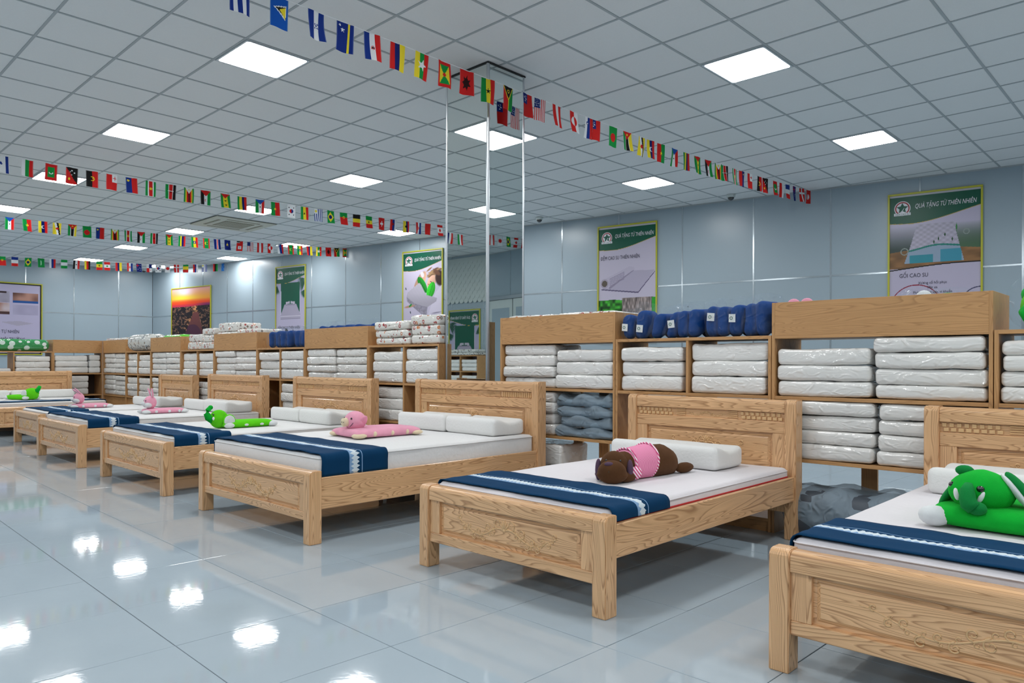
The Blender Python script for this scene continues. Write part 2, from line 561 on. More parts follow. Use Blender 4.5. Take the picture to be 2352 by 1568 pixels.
# knitted pink vest of the plush dog
m, nt, b = new_mat('pink_knit')
tc = N(nt, 'ShaderNodeTexCoord')
wv = N(nt, 'ShaderNodeTexWave', bands_direction='Y'); wv.inputs['Scale'].default_value = 38
nt.links.new(tc.outputs['Object'], wv.inputs['Vector'])
mx = N(nt, 'ShaderNodeMix', data_type='RGBA'); mx.inputs[6].default_value = (*lin('#d85f97'), 1); mx.inputs[7].default_value = (*lin('#f2a9c4'), 1)
nt.links.new(wv.outputs['Fac'], mx.inputs[0]); nt.links.new(mx.outputs[2], b.inputs['Base Color']); b.inputs['Roughness'].default_value = 0.9
m, nt, b = new_mat('pink_stripe')
tc = N(nt, 'ShaderNodeTexCoord')
wv = N(nt, 'ShaderNodeTexWave', bands_direction='DIAGONAL'); wv.inputs['Scale'].default_value = 22
nt.links.new(tc.outputs['Object'], wv.inputs['Vector'])
rp = N(nt, 'ShaderNodeValToRGB'); rp.color_ramp.interpolation = 'CONSTANT'
rp.color_ramp.elements[0].color = (*lin('#d2437f'), 1); rp.color_ramp.elements[1].position = 0.5; rp.color_ramp.elements[1].color = (*lin('#f6e3ea'), 1)
nt.links.new(wv.outputs['Fac'], rp.inputs[0]); nt.links.new(rp.outputs[0], b.inputs['Base Color']); b.inputs['Roughness'].default_value = 0.9

# navy bed runner with a woven band (UV: u along the bed width in metres, v 0..1 across)
m, nt, b = new_mat('runner')
L = nt.links.new
tc = N(nt, 'ShaderNodeTexCoord'); sp = N(nt, 'ShaderNodeSeparateXYZ'); L(tc.outputs['UV'], sp.inputs[0])


def mth(op, a, bb=None, c=None):
    n = N(nt, 'ShaderNodeMath', operation=op)
    for i, x in enumerate((a, bb, c)):
        if x is None: continue
        if isinstance(x, (int, float)): n.inputs[i].default_value = x
        else: L(x, n.inputs[i])
    return n.outputs[0]


dv = mth('SUBTRACT', sp.outputs[1], 0.5)
ad = mth('ABSOLUTE', dv)
inband = mth('LESS_THAN', ad, 0.085)
edge = mth('MULTIPLY', mth('LESS_THAN', ad, 0.098), mth('GREATER_THAN', ad, 0.085))
nzz = N(nt, 'ShaderNodeTexNoise', noise_dimensions='1D'); nzz.inputs['Scale'].default_value = 60; nzz.inputs['Detail'].default_value = 2
L(sp.outputs[0], nzz.inputs['W'])
zig = mth('PINGPONG', mth('MULTIPLY', sp.outputs[0], 38.0), 0.5)
lim = mth('ADD', mth('MULTIPLY', zig, 0.07), mth('MULTIPLY', nzz.outputs['Fac'], 0.05))
white = mth('MULTIPLY', inband, mth('LESS_THAN', mth('ABSOLUTE', mth('ADD', dv, 0.01)), lim))
pale = mth('MULTIPLY', inband, mth('LESS_THAN', dv, -0.02))
mx1 = N(nt, 'ShaderNodeMix', data_type='RGBA'); mx1.inputs[6].default_value = (*lin('#02365a'), 1); mx1.inputs[7].default_value = (*lin('#7fa0c4'), 1)
L(mth('MAXIMUM', pale, edge), mx1.inputs[0])
mx2 = N(nt, 'ShaderNodeMix', data_type='RGBA'); mx2.inputs[7].default_value = (*lin('#cfdbe2'), 1)
L(mx1.outputs[2], mx2.inputs[6]); L(white, mx2.inputs[0]); L(mx2.outputs[2], b.inputs['Base Color'])
b.inputs['Roughness'].default_value = 0.85; b.inputs['Specular IOR Level'].default_value = 0.15
n4 = N(nt, 'ShaderNodeTexNoise'); n4.inputs['Scale'].default_value = 400; L(tc.outputs['Object'], n4.inputs['Vector'])
bp = N(nt, 'ShaderNodeBump'); bp.inputs['Strength'].default_value = 0.15; bp.inputs['Distance'].default_value = 0.002
L(n4.outputs['Fac'], bp.inputs['Height']); L(bp.outputs['Normal'], b.inputs['Normal'])
M = MATS
# ------------------------------------------------------------------ the room
SY, CYW = math.sin(YAW), math.cos(YAW)


def view(x, y, z):
    """(depth, frame x, frame y) of a world point for the 2352 px frame"""
    d = -SY * x + CYW * y
    if d < 0.05: return d, 0, 0
    r = CYW * x + SY * y
    return d, 1176 + FPX * r / d, 833.1 - FPX * (z - CAM_H) / d


def in_view(x, y, z, mg=120):
    d, a, b_ = view(x, y, z)
    return d > 0.3 and -mg < a < 2352 + mg and -mg < b_ < 1568 + mg


ORD = ['nearest', 'second', 'third', 'fourth', 'fifth', 'sixth', 'seventh', 'eighth', 'ninth']
YB = wall_y(XR) + 0.3

# floor: grout bed with polished 60 cm tiles
fl = MB().box(XL - 0.3, XR + 0.3, YF - 0.3, YB, -0.2, -0.003).build('floor', M['grout'])
tag(fl, 'glossy pale blue-grey tiled showroom floor', 'floor', kind='structure')
tile_me = MB()
g = 0.0017
hs = 0.3 - g
tile_me.put([(-hs, -hs, -0.012), (hs, -hs, -0.012), (hs, hs, -0.012), (-hs, hs, -0.012),
             (-hs, -hs, -0.0012), (hs, -hs, -0.0012), (hs, hs, -0.0012), (-hs, hs, -0.0012),
             (-hs + .0012, -hs + .0012, 0), (hs - .0012, -hs + .0012, 0), (hs - .0012, hs - .0012, 0), (-hs + .0012, hs - .0012, 0)],
            [(0, 1, 5, 4), (1, 2, 6, 5), (2, 3, 7, 6), (3, 0, 4, 7), (4, 5, 9, 8), (5, 6, 10, 9), (6, 7, 11, 10), (7, 4, 8, 11), (8, 9, 10, 11)])
tile_data = tile_me.data('floor_tile'); tile_data.materials.append(M['floor_tile'])
FYAW = -0.0202
cf, sf = math.cos(FYAW), math.sin(FYAW)
cells = []
for i in range(-45, 40):
    for j in range(-22, 35):
        a, b_ = -5.9865 + 0.6 * (i + 0.5), 1.1153 + 0.6 * (j + 0.5)
        x, y = a * cf - b_ * sf, a * sf + b_ * cf
        if XL - 0.3 < x < XR + 0.3 and YF - 0.3 < y < wall_y(x) + 0.3:
            vis = in_view(x, y, 0) and -16 < x and y < 4.9
            cells.append((not vis, math.hypot(x, y), x, y))
cells.sort()
rest = MB()
rnd = random.Random(3)
for k, (hid, dd, x, y) in enumerate(cells):
    rot = (rnd.gauss(0, 0.0007), rnd.gauss(0, 0.0007), FYAW)
    if k < 300 and not hid:
        add('floor_tile', tile_data, None, fl, loc=(x, y, 0), rot=rot)
    else:
        Mx = Matrix.Translation((x, y, 0)) @ Matrix.Rotation(FYAW, 4, 'Z')
        rest.put(tile_me.v, tile_me.f, Mx)
o = add('floor_tile_field', mesh_from('floor_tile_field', rest.v, rest.f), M['floor_tile'], fl)
o['kind'] = 'stuff'

# ceiling: slab, T-bar grid, lay-in tiles
ce = MB().box(XL - 0.3, XR + 0.3, YF - 0.3, YB, ZC + 0.05, ZC + 0.2).build('ceiling', M['ceiling_bar'])
tag(ce, 'suspended ceiling of square grey-white tiles in a metal grid', 'ceiling', kind='structure')
bars = MB()
i0, i1 = math.floor((XL - GX) / TC) - 1, math.ceil((XR - GX) / TC) + 1
j0, j1 = math.floor((YF - GY) / TC) - 1, math.ceil((YB - GY) / TC) + 1
for i in range(i0, i1 + 1):
    x = GX + TC * i
    bars.box(x - .011, x + .011, YF - 0.2, YB, ZC, ZC + 0.03)
for j in range(j0, j1 + 1):
    y = GY + TC * j
    bars.box(XL - 0.2, XR + 0.2, y - .011, y + .011, ZC + 0.0005, ZC + 0.03)
bars.build('ceiling_grid', M['ceiling_bar'], ce)
hs = TC / 2 - 0.009
ct = MB().put([(-hs, -hs, 0.02), (hs, -hs, 0.02), (hs, hs, 0.02), (-hs, hs, 0.02), (-hs, -hs, 0.005), (hs, -hs, 0.005), (hs, hs, 0.005), (-hs, hs, 0.005)],
              [(4, 7, 6, 5), (0, 1, 5, 4), (1, 2, 6, 5), (2, 3, 7, 6), (3, 0, 4, 7), (0, 1, 2, 3)])
ct_data = ct.data('ceiling_tile'); ct_data.materials.append(M['ceiling_tile'])
LI = [5 * k + 4 for k in range(-6, 5)]         # grid columns that hold lamps: ... -11, -6, -1, 4 ...
LJ = [-12, -7, -2, 3, 8, 13, 18]
lamp_cells = [(i, j) for i in LI for j in LJ if XL + 0.2 < GX + TC * i and GX + TC * (i + 1) < XR - 0.2
              and YF + 0.2 < GY + TC * j and not (GX + TC * i < XP + .2 and GY + TC * j < YP + .1) and GY + TC * (j + 1) < wall_y(GX + TC * i) - 0.1]
lamp_cells += [(-16, 12), (-21, 12), (-26, 11)]      # shifted where the slanting wall cuts the grid
AC = (-14, 8)                                   # air-conditioner covers a 2 x 2 block of cells
skip = set(lamp_cells) | {(AC[0] + a, AC[1] + b_) for a in (0, 1) for b_ in (0, 1)}
cells = []
for i in range(i0, i1):
    for j in range(j0, j1):
        if (i, j) in skip: continue
        x, y = GX + TC * (i + 0.5), GY + TC * (j + 0.5)
        if x < XL - 0.3 or x > XR + 0.3 or y < YF - .3 or y > wall_y(x) + 0.6: continue
        cells.append((not in_view(x, y, ZC), math.hypot(x, y), x, y))
cells.sort()
rest = MB()
for k, (hid, dd, x, y) in enumerate(cells):
    if k < 300 and not hid:
        add('ceiling_tile', ct_data, None, ce, loc=(x, y, ZC))
    else:
        rest.put(ct.v, ct.f, Matrix.Translation((x, y, ZC)))
o = add('ceiling_tile_field', mesh_from('ceiling_tile_field', rest.v, rest.f), M['ceiling_tile'], ce)
o['kind'] = 'stuff'


def rounded_rect(w, h, r, n=4):
    pts = []
    for cx, cy, a0 in ((w / 2 - r, h / 2 - r, 0), (-w / 2 + r, h / 2 - r, 90), (-w / 2 + r, -h / 2 + r, 180), (w / 2 - r, -h / 2 + r, 270)):
        for k in range(n + 1):
            a = math.radians(a0 + 90 * k / n)
            pts.append((cx + r * math.cos(a), cy + r * math.sin(a)))
    return pts


# LED panels
pts = rounded_rect(TC - 0.055, TC - 0.055, 0.025)
n = len(pts)
dq = TC / 2 - .026
dif = MB().put([(-dq, -dq, -0.004), (dq, -dq, -0.004), (dq, dq, -0.004), (-dq, dq, -0.004)], [(0, 3, 2, 1)]).data('diffuser')
dif.materials.append(M['lamp'])
o1 = rounded_rect(TC - 0.024, TC - 0.024, 0.012); o2 = rounded_rect(TC - 0.055, TC - 0.055, 0.025)
fr = MB().put([(p[0], p[1], 0.0) for p in o1] + [(p[0], p[1], -0.007) for p in o1] + [(p[0], p[1], -0.007) for p in o2] + [(p[0], p[1], 0.0) for p in o2],
              [(a * n + k, a * n + (k + 1) % n, ((a + 1) % 4) * n + (k + 1) % n, ((a + 1) % 4) * n + k) for a in range(4) for k in range(n)])
fr_data = fr.data('frame'); fr_data.materials.append(M['alu_white'])
back = MB().box(-TC / 2 + .013, TC / 2 - .013, -TC / 2 + .013, TC / 2 - .013, 0.001, 0.04).data('housing'); back.materials.append(M['ceiling_bar'])
rows = {12: 'short row before the far wall', 11: 'far left corner', 3: 'row above the aisle', 8: 'row above the shelves', 13: 'row closest to the posters'}
for (i, j) in lamp_cells:
    x, y = GX + TC * (i + 0.5), GY + TC * (j + 0.5)
    t = empty('ceiling_light', (x, y, ZC))
    vis = in_view(x, y, ZC, 0)
    if vis and j in rows:
        near = sorted([c for c in lamp_cells if c[1] == j and in_view(GX + TC * (c[0] + .5), GY + TC * (j + .5), ZC, 0)], reverse=True)
        lab = f'square white LED panel, {ORD[near.index((i, j))]} from the right in the {rows[j]}' if j != 11 else 'small square LED panel in the far left ceiling corner'
    else:
        lab = 'square white LED ceiling panel outside the picture'
    tag(t, lab, 'ceiling light', 'square LED panels in the ceiling')
    add('diffuser', dif, None, t); add('frame', fr_data, None, t); add('housing', back, None, t)

# ceiling cassette air conditioner
x, y = GX + TC * (AC[0] + 1), GY + TC * (AC[1] + 1)
t = empty('air_conditioner', (x, y, ZC))
tag(t, 'beige square cassette air conditioner set into the ceiling', 'air conditioner')
MB().box(-.62, .62, -.62, .62, -0.02, -0.0005).build('panel', M['white_plastic'], t, bevel=.008)
MB().box(-.30, .30, -.30, .30, -0.026, -0.019).build('grille', M['grille'], t)
for k in range(4):
    sl = MB().box(-.34, .34, .42, .47, -0.024, -0.0195)
    sl.build('air_slot', M['grille'], t, rot=(0, 0, k * math.pi / 2))
gr = MB()
for k in range(-7, 8): gr.box(-.29, .29, k * .038 - .004, k * .038 + .004, -0.03, -0.026)
gr.build('grille_slats', M['white_plastic'], t)

# dome cameras on the ceiling beside the wall
for (x, y, lab) in ((-9.45, 10.60, 'small white dome camera on the ceiling right of the mirror column'),
                    (-5.85, 11.35, 'small white dome camera on the ceiling below the flag string end'),
                    (-23.5, 8.35, 'small white dome camera on the ceiling in the far left corner')):
    t = empty('dome_camera', (x, y, ZC))
    tag(t, lab, 'camera', 'dome cameras')
    MB().tube([(0, 0, -0.001), (0, 0, -0.045)], [.075, .065], 16).build('base', M['white_paint'], t)
    MB().ball((0, 0, -.045), (.052, .052, .05), 14, 8).build('dome', M['eye_black'], t, smooth=True)


# walls made of pale sandwich panels with shiny joint strips
def panel_wall(name, label, M4, t0, t1, joints, zb, side):
    """local frame: x along the wall, y up, z into the room"""
    w = MB().box(t0, t1, -0.15, ZC + 0.1, -0.16, -0.03).build(name, M['wall_back'])
    w.matrix_world = M4
    tag(w, label, 'wall', kind='structure')
    js = [t0] + [q for q in joints if t0 + .05 < q < t1 - .05] + [t1]
    for a, b_ in zip(js[:-1], js[1:]):
        for z0, z1 in ((0.0, zb), (zb, ZC + 0.03)):
            MB().box(a + .009, b_ - .009, z0 + .009, z1 - .009, -0.03, 0.0).build('wall_panel', M['wall_panel'], w)
    for q in js[1:-1]:
        MB().box(q - .012, q + .012, 0, ZC, -0.03, 0.004).build('joint_strip', M['strip'], w)
    MB().box(t0, t1, zb - .012, zb + .012, -0.03, 0.0045).build('joint_strip', M['strip'], w)
    MB().box(t0, t1, ZC - .018, ZC + .01, -0.03, 0.006).build('ceiling_trim', M['ceiling_bar'], w)
    return w


def frame_matrix(org, ex, ey=(0, 0, 1)):
    ex, ey = Vector(ex).normalized(), Vector(ey)
    ez = ex.cross(ey)
    m4 = Matrix.Identity(4)
    for r in range(3):
        m4[r][0], m4[r][1], m4[r][2], m4[r][3] = ex[r], ey[r], ez[r], org[r]
    return m4


MW = frame_matrix((WP.x, WP.y, 0), (WD.x, WD.y, 0))
tcorner = (XL - WP.x) / WD.x
jb = [-12.4, -11.22, -10.05, -8.9, -7.7, -6.5, -5.26, -4.06, -2.85, -1.6, -0.36, 0.89, 2.13, 3.38, 4.64, 5.86, 7.11, 8.38] + [8.38 + 1.24 * k for k in range(1, 14)]
wall_back = panel_wall('wall_back', 'pale blue-grey panelled wall behind the shelves with posters', MW, tcorner, (XR - WP.x) / WD.x, jb, 2.52, 1)
ML = frame_matrix((XL, 0, 0), (0, 1, 0))
wall_left = panel_wall('wall_left', 'pale blue-grey panelled wall at the far left', ML, YP, wall_y(XL), [5.39 + 1.2 * k for k in range(-8, 4)], 2.52, 1)
MF = frame_matrix((0, YP, 0), (-1, 0, 0))
wall_front = panel_wall('wall_front', 'pale panelled wall seen only in the mirror', MF, -XP, -XL, [-XP + 1.22 * k for k in range(1, 11)], 2.52, 1)
wall_front_return = panel_wall('wall_front_return', 'short return wall behind the camera', frame_matrix((XP, 0, 0), (0, 1, 0)), YF, YP - .03, [YF + 1.22 * k for k in range(1, 5)], 2.52, 1)
wall_rear = panel_wall('wall_rear', 'panelled wall behind the camera', frame_matrix((0, YF, 0), (-1, 0, 0)), -XR, -XP - .03, [-XR + 1.22 * k for k in range(1, 17)], 2.52, 1)
MR = frame_matrix((XR, 0, 0), (0, -1, 0))
wall_right = panel_wall('wall_right', 'panelled side wall out of the picture on the right', MR, -wall_y(XR), -YF, [-14 + 1.22 * k for k in range(1, 15)], 2.52, 1)

# wide double door in the back wall (visible in the mirror column)
d = empty('door_1'); d.matrix_world = MW @ Matrix.Translation((13.2, 0, 0.005))
tag(d, 'pale grey double door reflected in the mirror column', 'door', kind='structure')
fm = MB()
fm.box(-1.1, 1.1, 2.72, 2.80, 0, .05).box(-1.1, -1.02, 0, 2.72, 0, .05).box(1.02, 1.1, 0, 2.72, 0, .05)
fm.build('door_frame', M['alu'], d)
for s in (-1, 1):
    lf = MB().box(min(s * .02, s * 1.01), max(s * .02, s * 1.01), 0.01, 2.71, 0, .03).build('door_leaf', M['white_paint'], d)
    MB().box(min(s * .14, s * .88), max(s * .14, s * .88), 0.2, 2.5, .03, .036).build('door_panel', M['wall_panel'], lf)
    MB().box(s * .08 - .012, s * .08 + .012, 0.95, 1.2, .03, .07).build('door_handle', M['alu'], lf)

# mirror-clad column
CX0, CX1, CY0, CY1 = -5.50, -4.905, 4.78, 5.28
t = empty('mirror_column', ((CX0 + CX1) / 2, (CY0 + CY1) / 2, 0))
tag(t, 'square column clad in mirror glass with aluminium corner strips', 'column')
hx, hy = (CX1 - CX0) / 2, (CY1 - CY0) / 2
MB().box(-hx + .012, hx - .012, -hy + .012, hy - .012, 0, ZC).build('core', M['dark'], t)
for (x0, x1, y0, y1) in ((-hx + .02, hx - .02, -hy + .002, -hy + .01), (-hx + .02, hx - .02, hy - .01, hy - .002), (-hx + .002, -hx + .01, -hy + .02, hy - .02), (hx - .01, hx - .002, -hy + .02, hy - .02)):
    MB().box(x0, x1, y0, y1, 0.01, ZC - 0.012).build('mirror_pane', M['mirror'], t)
for sx in (-1, 1):
    for sy in (-1, 1):
        MB().tube([(sx * (hx - .012), sy * (hy - .012), 0), (sx * (hx - .012), sy * (hy - .012), ZC - .004)], .017, 12).build('corner_strip', M['alu'], t)
tr = MB()  # dark strips paint in the shadow gap where column meets ceiling
for s in (-1, 1):
    tr.box(-hx - .006, hx + .006, s * hy - .008, s * hy + .008, ZC - .012, ZC)
    tr.box(s * hx - .008, s * hx + .008, -hy, hy, ZC - .012, ZC)
tr.build('shadow_line', M['dark'], t)
# ------------------------------------------------------------------ painting on grids (flags and posters)
def canvas(w, h, col):
    a = np.zeros((h, w, 3)); a[:] = hexf(col)
    yy, xx = np.mgrid[0:h, 0:w]
    return a, (xx + 0.5) / w, (yy + 0.5) / h


def hexf(c):
    if isinstance(c, str):
        c = c.lstrip('#'); return np.array([int(c[i:i + 2], 16) / 255.0 for i in (0, 2, 4)])
    return np.array(c, float)


def poly_mask(X, Y, pts):
    m = np.zeros(X.shape, bool)
    n = len(pts)
    for i in range(n):
        x1, y1 = pts[i]; x2, y2 = pts[(i + 1) % n]
        if y1 == y2: continue
        c = ((y1 > Y) != (y2 > Y)) & (X < (x2 - x1) * (Y - y1) / (y2 - y1) + x1)
        m ^= c
    return m


def star_pts(cx, cy, r, rot=0.0, k=5, inner=0.4, ax=1.0):
    out = []
    for i in range(2 * k):
        a = math.pi * i / k - math.pi / 2 + rot
        q = r if i % 2 == 0 else r * inner
        out.append((cx + q * math.cos(a) * ax, cy + q * math.sin(a)))
    return out


def grid_obj(name, W, H, img, mat, parent, pos=None, nx=None):
    """mesh grid W x H (x right, y up, z out); one colour per cell taken from img"""
    h, w, _ = img.shape
    vs = []
    for j in range(h + 1):
        for i in range(w + 1):
            u, v = i / w, j / h
            vs.append(pos(u, v) if pos else (u * W, -v * H, 0.0))
    fs = [(j * (w + 1) + i, (j + 1) * (w + 1) + i, (j + 1) * (w + 1) + i + 1, j * (w + 1) + i + 1) for j in range(h) for i in range(w)]
    me = mesh_from(name, vs, fs)
    at = me.color_attributes.new('Col', 'FLOAT_COLOR', 'CORNER')
    c = lin_arr(img.reshape(-1, 3))
    c = np.concatenate([c, np.ones((len(c), 1))], 1)
    at.data.foreach_set('color', np.repeat(c, 4, axis=0).astype(np.float32).ravel())
    return add(name, me, mat, parent, smooth=bool(pos))


FA = 1.47     # flag height / width
R_, G_, B_, Y_, K_, W_ = '#c8201f', '#0d8a3c', '#12307f', '#e0cc2e', '#141414', '#d9dde0'
NV, SKY, OR = '#0f1f66', '#2f78c8', '#e0761f'


def paint_flag(ops, w):
    h = int(w * FA)
    a, X, Y = canvas(w, h, W_)
    Ya = Y * FA
    for op in ops:
        k = op[0]
        if k in 'vh' and len(k) == 1:
            cols = op[1]; ws = op[2] if len(op) > 2 else [1] * len(cols)
            T = X if k == 'v' else Y
            acc, tot = 0, sum(ws)
            for c, q in zip(cols, ws):
                a[(T >= acc / tot) & (T <= (acc + q) / tot + 1e-6)] = hexf(c); acc += q
        elif k == 'rect':
            _, x0, y0, x1, y1, c = op; a[(X >= x0) & (X <= x1) & (Y >= y0) & (Y <= y1)] = hexf(c)
        elif k == 'disc':
            _, cx, cy, r, c = op; a[(X - cx) ** 2 + (Ya - cy * FA) ** 2 < r * r] = hexf(c)
        elif k == 'ring':
            _, cx, cy, r0, r1, c = op; q = (X - cx) ** 2 + (Ya - cy * FA) ** 2; a[(q < r1 * r1) & (q > r0 * r0)] = hexf(c)
        elif k == 'half':
            _, cx, cy, r, c1, c2 = op; q = (X - cx) ** 2 + (Ya - cy * FA) ** 2 < r * r
            a[q & (X < cx)] = hexf(c1); a[q & (X >= cx)] = hexf(c2)
        elif k == 'moon':
            _, cx, cy, r, c, dx, dy = op
            a[((X - cx) ** 2 + (Ya - cy * FA) ** 2 < r * r) & ((X - cx - dx) ** 2 + (Ya - cy * FA - dy) ** 2 > (r * .82) ** 2)] = hexf(c)
        elif k == 'star':
            _, cx, cy, r, c = op[:5]; rot = op[5] if len(op) > 5 else 0
            a[poly_mask(X, Ya, star_pts(cx, cy * FA, r, rot))] = hexf(c)
        elif k == 'poly':
            _, pts, c = op; a[poly_mask(X, Y, pts)] = hexf(c)
    a[:, 0] = a[:, 0] * .6 + .3; a[:, -1] = a[:, -1] * .6 + .3
    return a


